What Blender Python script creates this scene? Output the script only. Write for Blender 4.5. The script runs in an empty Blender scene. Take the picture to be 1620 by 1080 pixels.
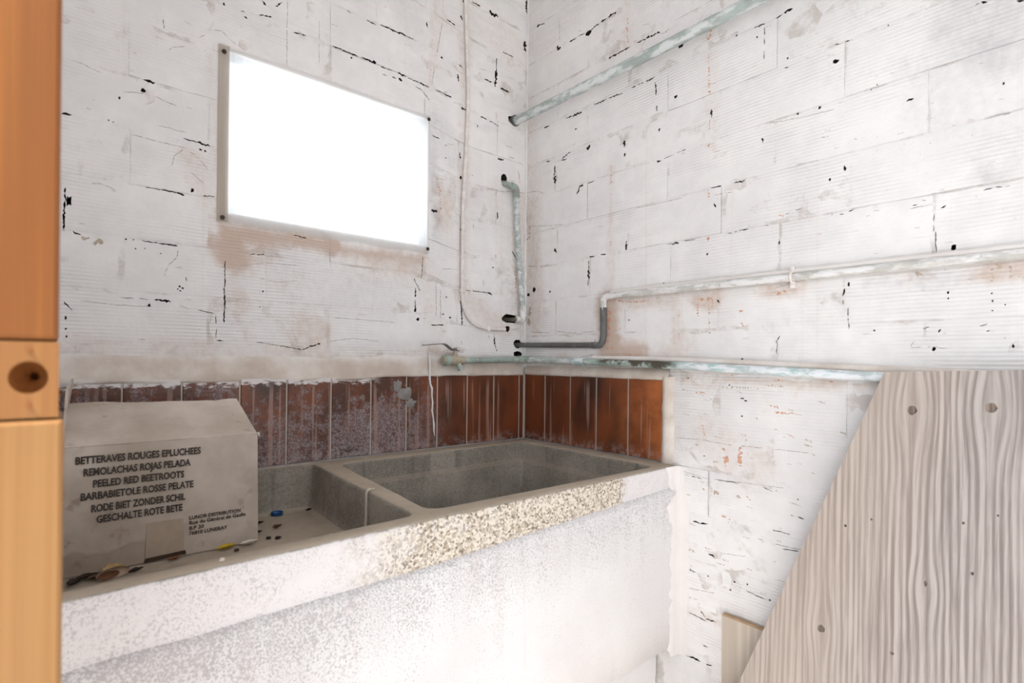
import bpy, bmesh, math, random
from mathutils import Vector, noise as mnoise
from mathutils.geometry import delaunay_2d_cdt

S = bpy.context.scene
COL = S.collection
rnd = random.Random(7)

# ------------------------------------------------------------------ camera
# the corner of the two walls is the origin: wall_back is the plane y=0 (x<0), wall_right the plane x=0 (y<0)
cam_data = bpy.data.cameras.new('camera')
cam_data.sensor_fit = 'HORIZONTAL'
cam_data.sensor_width = 36.0
cam_data.lens = 36.0 * 855.0 / 1620.0
cam_data.shift_y = 30.0 / 1620.0
cam_data.clip_start = 0.02
cam_data.dof.use_dof = True
cam_data.dof.focus_distance = 1.55
cam_data.dof.aperture_fstop = 6.3
cam = bpy.data.objects.new('camera', cam_data)
COL.objects.link(cam)
cam.location = (-1.1627, -1.3086, 1.12)
cam.rotation_mode = 'XYZ'
from mathutils import Matrix
cam.matrix_world = (Matrix.Translation(cam.location) @ Matrix.Rotation(math.radians(-40.3), 4, 'Z')
                    @ Matrix.Rotation(math.radians(90), 4, 'X') @ Matrix.Rotation(math.radians(0.6), 4, 'Z'))
S.camera = cam

# ------------------------------------------------------------------ world, sun, door light, exposure
W = bpy.data.worlds.new('overcast_sky')
S.world = W
W.use_nodes = True
bg = W.node_tree.nodes['Background']
bg.inputs['Color'].default_value = (0.885, 0.94, 1.0, 1)
bg.inputs['Strength'].default_value = 4.0
sun_data = bpy.data.lights.new('sun', 'SUN')
sun_data.energy = 20.0
sun_data.angle = math.radians(1.0)
sun_data.color = (1.0, 0.98, 0.95)
sun = bpy.data.objects.new('sun', sun_data)
COL.objects.link(sun)
sun.rotation_euler = (math.radians(31), 0, math.radians(-78))   # high, from behind the camera through the open doorway
for (loc, rot, sx, sy) in (((-1.32, -1.285, 1.03), (90, -90), 0.92, 2.07), ((-0.55, -1.97, 1.21), (90, 0), 0.54, 2.42), ((-0.6245, 0.115, 1.6115), (90, 180), 0.51, 0.36)):
    portal_data = bpy.data.lights.new('daylight_portal', 'AREA')          # guides the sky's light through the openings, adds none
    portal_data.shape = 'RECTANGLE'
    portal_data.size, portal_data.size_y = sx, sy
    portal_data.cycles.is_portal = True
    portal = bpy.data.objects.new('daylight_portal', portal_data)
    COL.objects.link(portal)
    portal.location = loc
    portal.rotation_euler = (math.radians(rot[0]), 0, math.radians(rot[1]))
S.view_settings.view_transform = 'Standard'
S.view_settings.look = 'None'
S.view_settings.gamma = 1.0
S.view_settings.use_curve_mapping = False
S.view_settings.exposure = -0.66
S.cycles.use_denoising = True
S.cycles.max_bounces = 8
S.cycles.diffuse_bounces = 6
S.cycles.sample_clamp_indirect = 6.0

# ------------------------------------------------------------------ traced wall features, 0.1 mm (u, z) on each wall
A_CRACKS=[(-10297,16751,-10105,16766,27),(-11554,15697,-11409,15706,18),(-9597,15764,-9342,15753,11),(-9366,15760,-9103,15736,23),(-8077,19310,-8008,19225,30),(-7788,19305,-7649,19468,21),(-8522,18890,-8431,18901,18),(-8456,18792,-8391,18763,33),(-8141,18967,-7869,19024,17),(-7386,18884,-7076,18902,15),(-9976,18102,-9963,17914,8),(-6080,19947,-5980,19910,14),(-5554,19928,-5290,19889,14),(-5183,19950,-4800,19972,15),(-4874,19959,-4421,19971,26),(-4460,19973,-4188,19960,14),(-6442,18919,-6200,18902,15),(-6200,18902,-5783,18899,20),(-5681,18921,-5403,18910,19),(-5491,18910,-5279,18905,30),(-5153,18868,-4806,18876,16),(-4656,18878,-4389,18852,25),(-4350,18848,-3976,18838,16),(-3996,18831,-3672,18835,24),(-5097,18673,-4969,18684,15),(-4822,18701,-4691,18696,19),(-4635,18715,-4521,18704,35),(-4114,18687,-3894,18656,10),(-3894,18656,-3667,18447,11),(-3444,18822,-3190,18816,12),(-3190,18798,-2908,18781,18),(-3775,20597,-3753,20447,25),(-3131,20935,-2825,20897,19),(-2630,21273,-2583,21145,38),(-2568,21744,-2499,21644,31),(-2227,21856,-1921,21837,24),(-1584,21829,-1238,21801,57),(-2701,19824,-2543,19770,20),(-2697,19531,-2694,19311,23),(-1271,20519,-1289,20063,21),(-1290,20122,-1333,19620,46),(-1774,19721,-1434,19722,21),(-1108,19656,-749,19637,27),(-1047,20798,-608,20804,15),(-2595,18586,-2414,18549,29),(-1878,18542,-1638,18518,16),(-1540,18508,-1167,18442,13),(-1204,17434,-951,17457,25),(-2624,17283,-2599,17086,21),(-3553,17506,-3322,17462,18),(-73,22840,-39,22405,48),(-136,21488,-104,21174,62),(-11,20371,-8,20167,26),(22,19972,26,19707,19),(-11489,14339,-11487,14081,14),(-11496,14079,-11501,13525,16),(-11373,13534,-11252,13494,22),(-10301,13530,-10077,13513,10),(-10098,13523,-9679,13506,14),(-10247,14607,-9978,14613,10),(-9978,14613,-9700,14606,13),(-9723,14615,-9564,14582,22),(-9225,14638,-8996,14671,10),(-10077,12357,-9792,12341,27),(-10631,12362,-10416,12355,6),(-10332,12362,-10174,12349,8),(-9537,12878,-9513,12787,14),(-8786,13318,-8793,12723,11),(-8793,12723,-8786,11963,14),(-11490,12208,-11370,12051,12),(-9309,12204,-8973,12145,8),(-8960,12132,-8946,11927,7),(-8945,11818,-8943,11612,9),(-8943,11571,-8794,11562,17),(-8300,13508,-8168,13554,8),(-8141,13529,-7966,13567,9),(-7322,14102,-7026,14073,12),(-3569,15405,-3360,15390,31),(-1544,13276,-1347,13197,26),(-2640,13234,-2162,13259,10),(-2092,13265,-1544,13257,10),(-2524,12947,-2469,12208,23),(-3529,12173,-3108,12194,15),(-1255,11916,-1227,11683,32),(-1227,11683,-1149,11469,15),(-4048,13174,-4045,12913,20),(-4044,12843,-4041,12565,16),(-4090,13430,-3907,13099,14),(-3818,14074,-3851,13456,11),(-1182,15795,-1179,15560,17),(-576,14665,-306,14339,16),(-8135,11554,-7654,11495,7),(-7654,11495,-7103,11404,8),(-7103,11404,-6893,11485,11),(-6939,11499,-6663,11552,21),(-4448,10810,-4039,10789,21)]
A_HOLES=[(-10306,16546,47,38),(-9282,15608,35,21),(-9198,15603,24,20),(-8864,18896,31,34),(-10684,16259,20,25),(-10849,15777,13,12),(-10779,15761,13,12),(-3266,19799,42,36),(-5951,18789,27,29),(-11433,14092,50,106),(-10559,13516,16,16),(-10436,13522,13,13),(-10404,13351,15,15),(-10247,13373,13,13),(-9977,13308,13,13),(-9426,14717,35,60),(-10162,12235,28,31),(-9638,12669,23,26),(-9671,12613,17,16),(-9580,12635,23,21),(-9625,12578,16,16),(-11461,11915,18,35),(-943,16847,127,167),(-599,12520,366,140),(-2550,15022,38,46),(-2569,16537,34,46),(-725,12194,91,100),(-310,11728,160,152),(-293,11404,174,91),(-3958,12308,44,45),(-4041,12565,40,70),(-2894,12424,35,22),(-7998,12712,19,19),(-8062,12361,13,14),(-3133,12500,26,22),(-3032,12998,22,22),(-607,18803,183,140),(53,17788,96,123),(-11459,11703,14,24),(-11449,11561,14,24),(-1992,18204,23,30),(-1333,14054,40,19),(-3107,17340,21,18),(-3103,16978,21,18)]
A_HAIR=[(-9327,17984,-9198,18102,5),(-9198,18102,-9091,18240,5),(-9091,18240,-8895,18292,6),(-8895,18292,-8782,18199,7),(-8782,18199,-8566,18102,7),(-9875,17872,-9730,17877,6),(-9730,17877,-9593,17813,7),(-9871,17496,-9817,17582,5),(-9817,17582,-9592,17681,6),(-11482,16757,-11241,16714,6),(-11241,16714,-10973,16641,6),(-10044,15912,-9541,15898,6),(-10516,15600,-10041,15578,6),(-10041,15578,-9538,15568,6),(-9795,15148,-9763,15352,5),(-9763,15352,-9595,15540,5),(-9468,15520,-9303,15401,6),(-9303,15401,-9123,15215,6),(-9476,15105,-9216,14910,6),(-11109,14506,-10907,14514,6),(-10907,14514,-10718,14431,6),(-9678,13428,-9688,13269,5),(-9688,13269,-9843,13079,5),(-9843,13079,-9907,12851,5),(-11270,12249,-10739,12205,5),(-10739,12205,-10119,12213,6),(-9634,12287,-9450,12194,6),(-6452,13927,-6431,13462,7),(-6354,12218,-5555,12201,7),(-5555,12201,-4653,12184,7),(-3257,20811,-3455,19747,10),(-3455,19747,-3591,18898,9),(-7522,19568,-7528,18679,7),(-7528,18679,-7521,18031,7),(-6779,19587,-6766,18365,7),(-8082,13006,-7669,12962,7),(-7669,12962,-7238,13036,7),(-8480,13245,-7950,13367,6),(-7950,13367,-7242,13395,7),(-3171,13799,-2558,13853,8),(-2202,16376,-1115,16455,9),(-1115,16455,-13,16605,9),(-3413,16328,-2878,16358,9),(-10261,16268,-10102,16382,5),(-10624,16403,-10210,16501,6),(-10210,16501,-9716,16400,6),(-6460,11620,-5806,11721,7),(-5806,11721,-5107,11662,7),(-3378,13416,-3365,12342,9),(-3227,13162,-3216,12261,10)]
A_RAW=[(-3305,16101,-3213,15508,55),(-3177,16056,-3131,15741,44),(-3381,15422,-3254,15374,36),(-3359,15337,-3272,15101,27),(-3537,21318,-3468,20813,14),(-3738,20895,-3131,20935,11),(-3586,20231,-3652,18877,17),(-3244,21447,-3235,20730,12),(-437,14121,-378,13724,40),(-405,13721,-402,13520,27)]
A_TAN=[(-11252,13494,-11157,13352,39),(-11176,13398,-10936,13385,55),(-7522,19568,-7521,18016,8),(-3352,11357,-3139,11252,57),(-3549,15770,-3322,15783,16),(-11182,15899,-11116,15896,10),(-8877,13162,-8804,13163,13),(-7975,14621,-7839,14625,13),(-6683,18021,-6560,18026,12),(-10924,12488,-10862,12489,11),(-8542,11786,-8401,11791,9),(-5064,20479,-4992,20484,14),(-9147,15742,-9017,15742,10),(-6082,13684,-5879,13691,8),(-3210,14042,-3092,14047,9),(-10090,17692,-9990,17688,13),(-7498,17225,-7428,17227,15),(-6867,17737,-6666,17744,11),(-629,16878,-477,16890,12),(-11303,12548,-11241,12549,10),(-3054,17404,-2867,17417,16),(-5759,17023,-5670,17027,10),(-11284,13703,-11189,13702,10),(-7923,13528,-7797,13532,13),(-6787,14166,-6638,14170,9),(-10893,12551,-10788,12553,9),(-1927,19966,-1662,19991,15),(-10734,17174,-10701,17172,7),(-3995,16437,-3924,16441,13),(-803,13878,-639,13886,14),(-8639,17198,-8508,17199,7),(-7575,12014,-7413,12019,12),(-3136,12010,-3007,12015,17),(-2217,16695,-2113,16703,14),(-7329,11475,-7245,11477,12),(-4232,15235,-4111,15241,16),(-9553,12407,-9406,12411,10),(-11094,16102,-11059,16100,7),(-8714,14605,-8563,14607,7),(-4485,19717,-4276,19732,9),(-8684,11958,-8523,11963,7),(-8397,12074,-8332,12076,10),(-9539,16431,-9442,16430,7),(-10331,11545,-10211,11548,10),(-10514,17231,-10413,17227,10),(-11336,11584,-11270,11586,7),(-5792,12225,-5676,12229,11),(-11105,14831,-10981,14828,11),(-8747,12453,-8570,12457,8),(-2855,18659,-2553,18683,18),(-899,17921,-625,17944,17),(-6487,19434,-6321,19440,15),(-5708,12329,-5474,12336,13),(-8714,15104,-8651,15105,8),(-749,17597,-536,17615,19),(-3755,20621,-3601,20635,15),(-9705,13056,-9593,13058,12),(-10520,16860,-10454,16858,9),(-9581,14862,-9503,14862,7),(-3271,15991,-2994,16008,13),(-2745,15429,-2556,15440,18),(-8639,11585,-8518,11589,13),(-10795,14423,-10731,14423,11),(-1883,13012,-1710,13019,9),(-866,20083,-551,20116,17),(-4597,14196,-4491,14201,11),(-8447,13675,-8310,13678,14),(-6953,16791,-6887,16793,11),(-6282,14116,-6228,14118,9),(-5793,13344,-5565,13353,8),(-4667,16549,-4487,16559,14),(-8246,14445,-8064,14449,7),(-6754,11459,-6557,11465,9),(-3867,12342,-3715,12347,13),(-2490,11756,-2466,11641,19),(-175,11950,-144,11662,19),(-371,12583,-342,12402,18),(-2431,15143,-2405,14945,16),(-362,17255,-333,17034,20),(-145,11838,-114,11582,23),(-2249,13279,-2224,13151,21),(-1660,15756,-1634,15635,17),(-2357,13438,-2332,13262,12),(-2431,14494,-2405,14201,22),(-1474,11959,-1448,11847,15),(-2967,15387,-2943,15257,17),(-591,15297,-563,15144,20),(-360,14498,-329,14183,18),(-1706,13684,-1679,13445,22),(-3062,15615,-3040,15524,20),(-1903,14362,-1878,14281,22),(-318,17194,-287,16880,21),(-3077,16478,-3053,16259,20),(-2143,12419,-2119,12344,22),(-2949,15734,-2925,15593,15),(-540,14486,-511,14306,24),(-2111,15262,-2086,15112,19),(-468,12209,-441,12125,18),(-1235,14439,-1206,14192,25),(-3245,13195,-3222,13073,18)]
A_STAIN=[(-8679,13943,-7679,13958,171,100),(-7679,13958,-6325,13946,151,95),(-6325,13946,-3898,13976,149,75),(-8713,13563,-8585,13441,250,90),(-8221,13561,-7952,13598,201,50),(-5309,13712,-3996,13789,220,50),(-5826,13567,-3993,13615,334,30),(-7079,11979,-6774,11764,304,50),(-7809,13035,-7237,12946,295,22),(-8606,12950,-8521,12118,168,35),(-8473,12542,-8342,12412,113,50),(-9479,15384,-8931,14218,189,35),(-9024,17680,-8870,14298,109,30),(-11399,11054,-4733,10998,362,45),(-11305,10804,-9081,10724,152,50),(-4735,11166,-3349,11088,348,35),(-3352,11357,-2878,11145,217,60),(-2453,21608,-2437,13234,167,38),(-2389,13051,-802,12151,250,40),(-3473,21168,-3589,18810,142,35),(-1116,16494,-498,12808,317,30),(-63,16309,-6,12227,286,45),(-1920,21743,-394,20681,584,25),(-394,20681,-199,16282,444,20),(-3304,16029,-3187,15151,252,45),(-3797,13989,-3361,12074,284,30),(-1780,10999,-393,10959,236,55),(-3259,20900,-2824,20806,181,30),(-8779,17909,-4045,17961,123,35)]
A_GREY=[(-3431,17790,-2779,17243,361,40),(-3635,17465,-3352,14764,142,50),(-7675,13636,-6479,13488,302,30),(-7239,13095,-4755,12853,476,30),(-6839,18032,-4435,17843,322,15),(-4469,20738,-4070,20040,343,30),(-10027,13959,-9104,13169,396,10),(-8745,14251,-4003,14399,123,30),(-1084,14143,-6,12227,240,30)]
B_CRACKS=[(-446,21845,-795,21742,16),(-1868,20693,-2149,20680,20),(-2249,20691,-2471,20664,15),(-2712,20663,-3016,20701,23),(-3062,20715,-3244,20717,27),(-3334,20727,-3620,20728,31),(-3372,19574,-3657,19574,27),(-3657,19574,-4080,19579,22),(-4306,19581,-4604,19564,16),(-4604,19580,-5025,19535,28),(-1745,18460,-2029,18439,18),(-2029,18439,-2380,18430,30),(-2860,18462,-3319,18457,22),(-3364,18459,-3865,18430,15),(-4157,18456,-4300,18452,13),(-4360,18462,-4540,18443,14),(-4618,18446,-4888,18454,18),(-4908,18333,-4931,17987,20),(-4954,17706,-4956,17561,24),(-815,18475,-1041,18461,26),(-2591,17286,-2734,17353,42),(-1603,17288,-1941,17401,18),(-1578,17238,-1815,17230,15),(-917,17381,-1086,17374,23),(-3924,17136,-3926,16948,33),(-1282,17165,-1286,16855,24),(-1314,16848,-1345,16609,47),(-4971,16289,-5102,16269,24),(-5176,16296,-5465,16325,8),(-5536,16336,-5797,16353,7),(-6448,17105,-6467,16893,25),(-7651,16059,-7666,15945,22),(-7432,18534,-7543,18524,16),(-7529,18516,-7680,18501,27),(-7681,18432,-7683,18255,10),(-7683,18200,-7671,18055,11),(-7673,17932,-7675,17741,8),(-7907,18515,-8050,18540,15),(-8076,18541,-8254,18547,24),(-9061,17446,-9173,17434,12),(-9239,17442,-9326,17427,15),(-8101,17390,-8190,17367,14),(-10237,15910,-10349,15938,15),(-9239,15033,-9262,14929,20),(-11537,15221,-11635,15238,8),(-11177,17169,-11233,17183,9),(-11249,17186,-11329,17157,18),(-11681,16991,-11769,16947,17),(-2239,16059,-2361,16270,24),(-2311,16263,-2483,16296,39),(-2653,16291,-2890,16305,13),(-6453,15264,-6719,15245,14),(-7006,15247,-7153,15240,12),(-7109,15236,-7283,15236,24),(-6568,14887,-6600,14778,21),(-5294,14122,-5420,14118,12),(-5402,14120,-5633,14115,21),(-5772,14139,-6077,14120,7),(-6853,14122,-6988,14127,16),(-7047,14131,-7106,14135,11),(-7150,14141,-7366,14145,13),(-7712,14151,-7806,14147,14),(-4043,14435,-4044,14334,15),(-4044,14351,-4047,14165,30),(-2730,14180,-2919,14172,19),(-3151,14175,-3355,14163,18),(-2707,14075,-2711,13840,14),(-2711,13822,-2715,13533,29),(-2715,13533,-2694,13354,17),(-1320,14628,-1403,14481,33),(-24,16112,-33,15538,25),(-8021,13828,-8035,13693,16),(-8158,14320,-8221,14320,12),(-8346,14360,-8470,14361,11),(-9025,14109,-9059,14140,9),(-9171,14093,-9248,14102,12),(-9324,14135,-9431,14149,11),(-10648,13822,-10649,13690,5),(-10649,13624,-10641,13515,8),(-10677,13509,-10689,13103,7),(-10618,13080,-10689,13114,18),(-10338,14030,-10412,14036,10),(-10484,14099,-10548,14074,10),(-10743,13900,-10821,13927,14),(-11306,14074,-11431,14086,7),(-11447,14092,-11539,14081,10),(-11569,14063,-11629,14069,6),(-9272,12658,-9241,12514,20),(-9253,12440,-9253,12354,11),(-9341,12287,-9343,12117,8),(-9343,12093,-9356,11874,9),(-10735,11756,-10769,11820,13),(-10504,11830,-10611,11859,8),(-7978,11632,-8081,11776,9),(-8017,11658,-7994,11392,9),(-11276,11843,-11379,11880,7),(-11356,11757,-11403,11776,8),(-6640,12646,-6703,12568,17),(-5527,5259,-5928,5233,14),(-5928,5233,-6456,5187,11),(-6309,5370,-6439,5270,17),(-6439,5240,-6722,5258,16),(-5803,4178,-6058,4195,20),(-6025,4196,-6322,4188,23),(-6467,4178,-6625,4217,14),(-6088,7426,-6285,7412,14),(-6285,7412,-6478,7443,18),(-5629,8539,-5974,8504,12),(-6058,8488,-6306,8471,10),(-6624,8512,-7225,8533,7),(-7953,7674,-8313,7671,10),(-8459,8069,-8593,8036,14),(-7394,6204,-7809,6153,10),(-7744,8544,-7945,8488,9),(-6486,6755,-6644,6727,20),(-6001,6241,-6168,6232,12),(-8165,7330,-8490,7367,9),(-6382,4599,-6511,4578,22),(-10332,11522,-10387,11611,6)]
B_HOLES=[(-1420,20681,81,46),(-1365,20762,38,50),(-2617,20616,109,73),(-5620,18939,60,59),(-5502,17730,53,41),(-2162,18005,40,22),(-5037,17070,28,48),(-3950,16738,27,43),(-475,21811,44,30),(-9075,17118,54,45),(-8797,16312,23,33),(-8376,16330,22,21),(-10929,13197,41,47),(-427,13457,71,80),(-159,13319,67,53),(-1146,13332,33,31),(-5214,13169,24,16),(-4154,12305,27,17),(-6391,13729,26,30),(-10859,12431,14,24),(-10860,12334,12,17),(-11421,12371,12,12),(-11430,12247,14,16),(-11431,12093,11,16),(-11584,12175,9,16),(-9683,16333,12,14),(-9784,16389,12,12),(-9945,17418,15,17),(-11541,15739,15,20),(-8163,17563,18,21),(-7518,18288,17,19),(-7044,18543,19,17),(-6034,6252,27,21),(-6492,6243,22,20),(-7133,6315,23,20),(-7421,6352,20,22),(-7032,6099,24,20),(-7916,6176,26,21),(-6364,9014,19,15),(-6966,10695,22,17),(-5913,10819,27,15),(-8023,8516,13,11),(-8455,8418,17,13),(-7253,11281,29,20),(-7254,11239,20,20),(-7267,10023,22,17),(-7263,10414,50,14),(-7349,10364,43,14),(-10667,11474,26,33),(-11686,11514,12,34),(-8996,14824,23,25),(-9775,11823,20,18),(-9348,12723,22,42)]
B_HAIR=[(-7770,16333,-8099,16279,6),(-8099,16279,-8536,16224,6),(-8536,16224,-9062,16183,6),(-8362,15294,-8725,15272,6),(-8725,15272,-9182,15232,6),(-6550,15066,-7008,15048,7),(-1979,11218,-2957,11403,8),(-16,16625,-527,16568,10),(-527,16568,-818,16421,9),(-94,15526,-1116,15360,9),(-1116,15360,-1659,15298,9),(-115,14240,-853,14127,9),(-853,14127,-1408,14134,9),(-4219,15242,-5003,15208,8),(-5003,15208,-5725,15191,8),(-5620,9357,-6295,9390,7),(-6295,9390,-6921,9350,7),(-6921,9350,-7909,9380,6),(-7909,9380,-8664,9403,6),(-6930,8537,-7648,8581,6),(-7648,8581,-8177,8598,6),(-5803,8567,-6466,8499,7),(-6797,6857,-7386,6951,7),(-5567,6359,-5999,6407,7),(-7995,7391,-8563,7413,6),(-6006,5805,-6653,5901,7),(-7940,12797,-8569,12904,6),(-10332,11499,-10649,11518,5),(-10649,11518,-10867,11472,5),(-10310,13979,-10673,13992,5),(-299,12115,-1165,12067,9),(-1438,12097,-2095,12037,8),(-2470,12025,-2948,12045,8)]
B_RAW=[(-3938,20896,-4031,20174,23),(-3968,20203,-4038,19665,27),(-3500,16571,-3507,16049,25),(-3509,15909,-3521,15006,16),(-3505,14523,-3508,14349,16),(-6378,19080,-6382,18783,53),(-6386,18412,-6372,18196,23),(-6389,18115,-6408,17886,25),(-6409,17768,-6397,17448,52),(-6418,16953,-6406,16633,20),(-6406,16633,-6394,16238,30),(-6405,15276,-6408,15039,28),(-6370,14116,-6466,14100,37),(-8042,14290,-8119,14301,32),(-6176,12667,-6545,12712,46),(-6159,12669,-6164,12294,21),(-6435,12691,-6460,11836,21),(-6546,12653,-6517,12450,18),(-7213,12376,-7242,12318,35),(-7230,12094,-7275,11924,36),(-8020,12670,-8174,12735,41),(-8007,12671,-8449,12736,8),(-7848,12671,-7954,12702,11),(-5513,12330,-5522,11630,14),(-5653,12477,-5662,11705,14),(-7873,10316,-8057,10276,34),(-8006,10166,-8288,10149,27),(-8288,10188,-8512,10142,16),(-8010,9793,-8293,9718,30),(-8242,9739,-8368,9674,13),(-6816,9293,-6923,9164,63),(-6772,9115,-6955,8998,63),(-6865,8956,-6896,8846,31),(-7216,9429,-7233,9151,37),(-7189,9173,-7221,8897,52),(-7391,9104,-7448,9043,22),(-6756,7755,-7014,7670,56),(-7206,7603,-7336,7564,46),(-6471,10910,-7485,10883,21),(-5946,10941,-6597,10928,19),(-7960,10857,-8155,10824,20),(-8999,10867,-9068,10845,31),(-6257,9907,-6375,9474,16),(-6118,10495,-6412,10481,22),(-3441,12706,-3449,12097,100),(-3538,12094,-3409,11750,110),(-3676,11607,-3413,11471,105),(-3957,11400,-4309,11350,42),(-3724,12858,-4250,12767,34),(-1724,10837,-2109,11033,95),(-4250,12767,-4689,12767,25)]
B_TAN=[(-5045,19478,-5320,19495,31),(-11364,12790,-11541,12808,52),(-11427,12700,-11435,12575,19),(-11632,12797,-11656,12592,22),(-11744,12623,-11803,12596,19),(-10386,12798,-10522,12805,39),(-224,13030,-235,12320,91),(-145,14256,-327,14132,81),(-186,15469,-132,15072,62),(-6500,8343,-6690,8175,50),(-7156,8210,-7287,8180,68),(-7386,8284,-7457,8215,23),(-6340,8285,-6406,8208,43),(-7910,9246,-8017,9128,49),(-7761,10715,-8156,10705,20),(-6755,10643,-7626,10655,21),(-5805,9963,-5954,9932,17),(-6336,10006,-6445,9983,17),(-6408,6814,-6597,6810,11),(-7824,8566,-7943,8550,18),(-6143,10466,-6392,10407,13),(-6588,8929,-6719,8910,19),(-6628,9505,-6799,9473,15),(-7178,9631,-7381,9590,19),(-5922,6710,-6163,6707,17),(-6692,6612,-6888,6611,12),(-8160,9669,-8218,9656,11),(-7111,8686,-7282,8662,17),(-6994,9746,-7164,9711,14),(-8262,10248,-8341,10228,16),(-8054,7474,-8121,7470,12),(-9210,9883,-9314,9857,14),(-7528,6893,-7676,6889,10),(-6224,5516,-6313,5522,12),(-7131,7145,-7337,7137,14),(-7713,6949,-7812,6946,13),(-8088,7753,-8146,7749,10),(-6369,6882,-6565,6878,20),(-8559,9557,-8717,9523,17),(-7143,10564,-7267,10532,11),(-6483,10359,-6570,10338,18),(-5998,7362,-6106,7357,12),(-8721,9385,-8795,9370,12),(-8346,8319,-8523,8296,12),(-7798,7306,-7925,7299,16),(-7573,10006,-7649,9989,16),(-8333,8067,-8408,8059,16),(-6273,8397,-6365,8387,14),(-7011,8525,-7196,8502,15),(-6786,6728,-6980,6725,18),(-5925,7341,-6172,7329,13),(-6630,6507,-6760,6507,14),(-8716,9010,-8791,8996,10),(-7168,7231,-7290,7225,17),(-6043,9271,-6234,9240,15),(-7726,6264,-7825,6266,11),(-5921,8033,-6048,8021,15),(-5769,10553,-5916,10518,18),(-7012,6137,-7174,6141,14),(-8587,9656,-8722,9626,16),(-7836,9164,-7904,9152,14),(-6547,8707,-6712,8685,19),(-8278,8327,-8456,8305,11),(-7320,7370,-7471,7361,11),(-7410,6693,-7507,6692,16),(-6010,5590,-6214,5600,14),(-6025,9273,-6190,9246,20),(-6340,10337,-6465,10308,10),(-7389,8052,-7520,8038,10),(-5895,6347,-6052,6348,16),(-7639,7412,-7840,7400,17),(-8438,9166,-8512,9152,9),(-8825,10450,-8950,10415,16),(-7065,8713,-7198,8694,19),(-5957,6744,-6115,6742,15),(-7909,7022,-8033,7018,10),(-8010,6654,-8197,6652,10),(-7273,9522,-7389,9499,18),(-7421,9135,-7523,9117,13),(-8258,9122,-8337,9108,10),(-6859,6118,-6950,6120,18),(-2715,13812,-2843,13803,15),(-7176,18547,-7232,18539,13),(-8319,15207,-8395,15200,10),(-7705,18423,-7818,18406,9),(-10715,14212,-10801,14208,6),(-9727,14058,-9835,14052,10),(-8415,14453,-8536,14444,8),(-8367,13120,-8470,13115,9),(-10795,11744,-10841,11743,5),(-8939,17279,-9072,17263,9),(-8268,12920,-8403,12915,7),(-7413,17689,-7513,17675,8),(-10902,15269,-10956,15266,10),(-10549,15499,-10616,15495,9),(-3975,19487,-4197,19443,10),(-9740,13259,-9825,13256,7),(-10798,12829,-10829,12828,9),(-9145,16273,-9195,16268,7),(-10493,12504,-10549,12502,6),(-2015,17577,-2159,17555,10),(-5632,13170,-5694,13166,10),(-8030,17568,-8073,17563,7),(-10821,13292,-10915,13289,7),(-4977,12824,-5136,12817,14),(-6366,16292,-6517,16274,13),(-3633,18474,-3701,18462,14),(-11201,13994,-11236,13993,8),(-9243,17430,-9365,17417,10),(-7810,16356,-7869,16350,10),(-6430,17679,-6570,17659,12),(-11401,11762,-11457,11761,8),(-6559,16076,-6685,16062,14),(-1402,17260,-1564,17236,17),(-11357,14484,-11386,14483,8),(-8747,13786,-8864,13779,8),(-8407,13249,-8447,13247,7),(-9598,11768,-9717,11765,7),(-11475,15499,-11529,15497,6),(-8861,15692,-8967,15682,12),(-3044,14981,-3237,14963,10),(-9636,13984,-9677,13982,10),(-6840,15754,-6960,15741,10),(-11375,14505,-11445,14502,8),(-11239,16186,-11287,16183,10),(-8890,15810,-9015,15799,7),(-4948,19640,-5117,19607,13),(-5683,16279,-5774,16268,13),(-10107,15370,-10210,15363,6),(-8516,17424,-8565,17418,10),(-2228,20842,-2332,20818,14),(-10593,15759,-10630,15756,9),(-10540,11630,-10571,11630,6),(-7265,11737,-7378,11735,12),(-4569,16326,-4749,16304,10),(-8156,12879,-8288,12873,10),(-10619,11629,-10693,11628,6),(-4491,19961,-4712,19915,14),(-8893,12486,-8999,12482,8),(-8691,17830,-8754,17822,9),(-10369,13624,-10447,13621,7),(-6275,16543,-6331,16536,10),(-11125,12629,-11167,12628,7),(-9987,16519,-10047,16514,9),(-4064,12545,-4130,12543,14),(-9418,15484,-9477,15479,11),(-9739,16553,-9798,16548,6),(-9086,15413,-9152,15408,10),(-4968,19013,-5157,18979,16)]
B_STAIN=[(-3395,12797,-3547,11401,261,95),(-3939,12757,-5033,12756,165,50),(-3413,11489,-4470,11366,271,80),(-237,16068,-590,12405,282,45),(-31,19585,-541,15605,244,30),(-3941,20725,-4038,19665,153,30),(-6377,19229,-6427,16184,163,30),(-3500,16605,-3526,12960,122,35),(-6092,12749,-6578,12592,178,60),(-7740,12722,-8510,12781,119,50),(-10321,12738,-10594,12819,123,40),(-11269,12739,-11802,12676,132,65),(-903,10817,-5056,10887,141,50),(-1720,11121,-2112,10847,263,50),(-5492,12643,-5680,11628,155,40),(-5236,11398,-5938,11578,248,35),(-5447,8900,-5511,3621,93,30),(-3614,12953,-7738,12952,106,45),(-7738,12952,-11800,12955,80,35),(-5602,10824,-9854,10851,93,50),(-5518,10464,-5621,9233,155,30),(-6440,10806,-8160,10336,306,20),(-1318,20281,-4165,19442,541,15),(-1871,18737,-4176,18600,534,16),(-6534,9492,-7506,8914,425,35),(-5491,5247,-6661,5221,120,40)]
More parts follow.
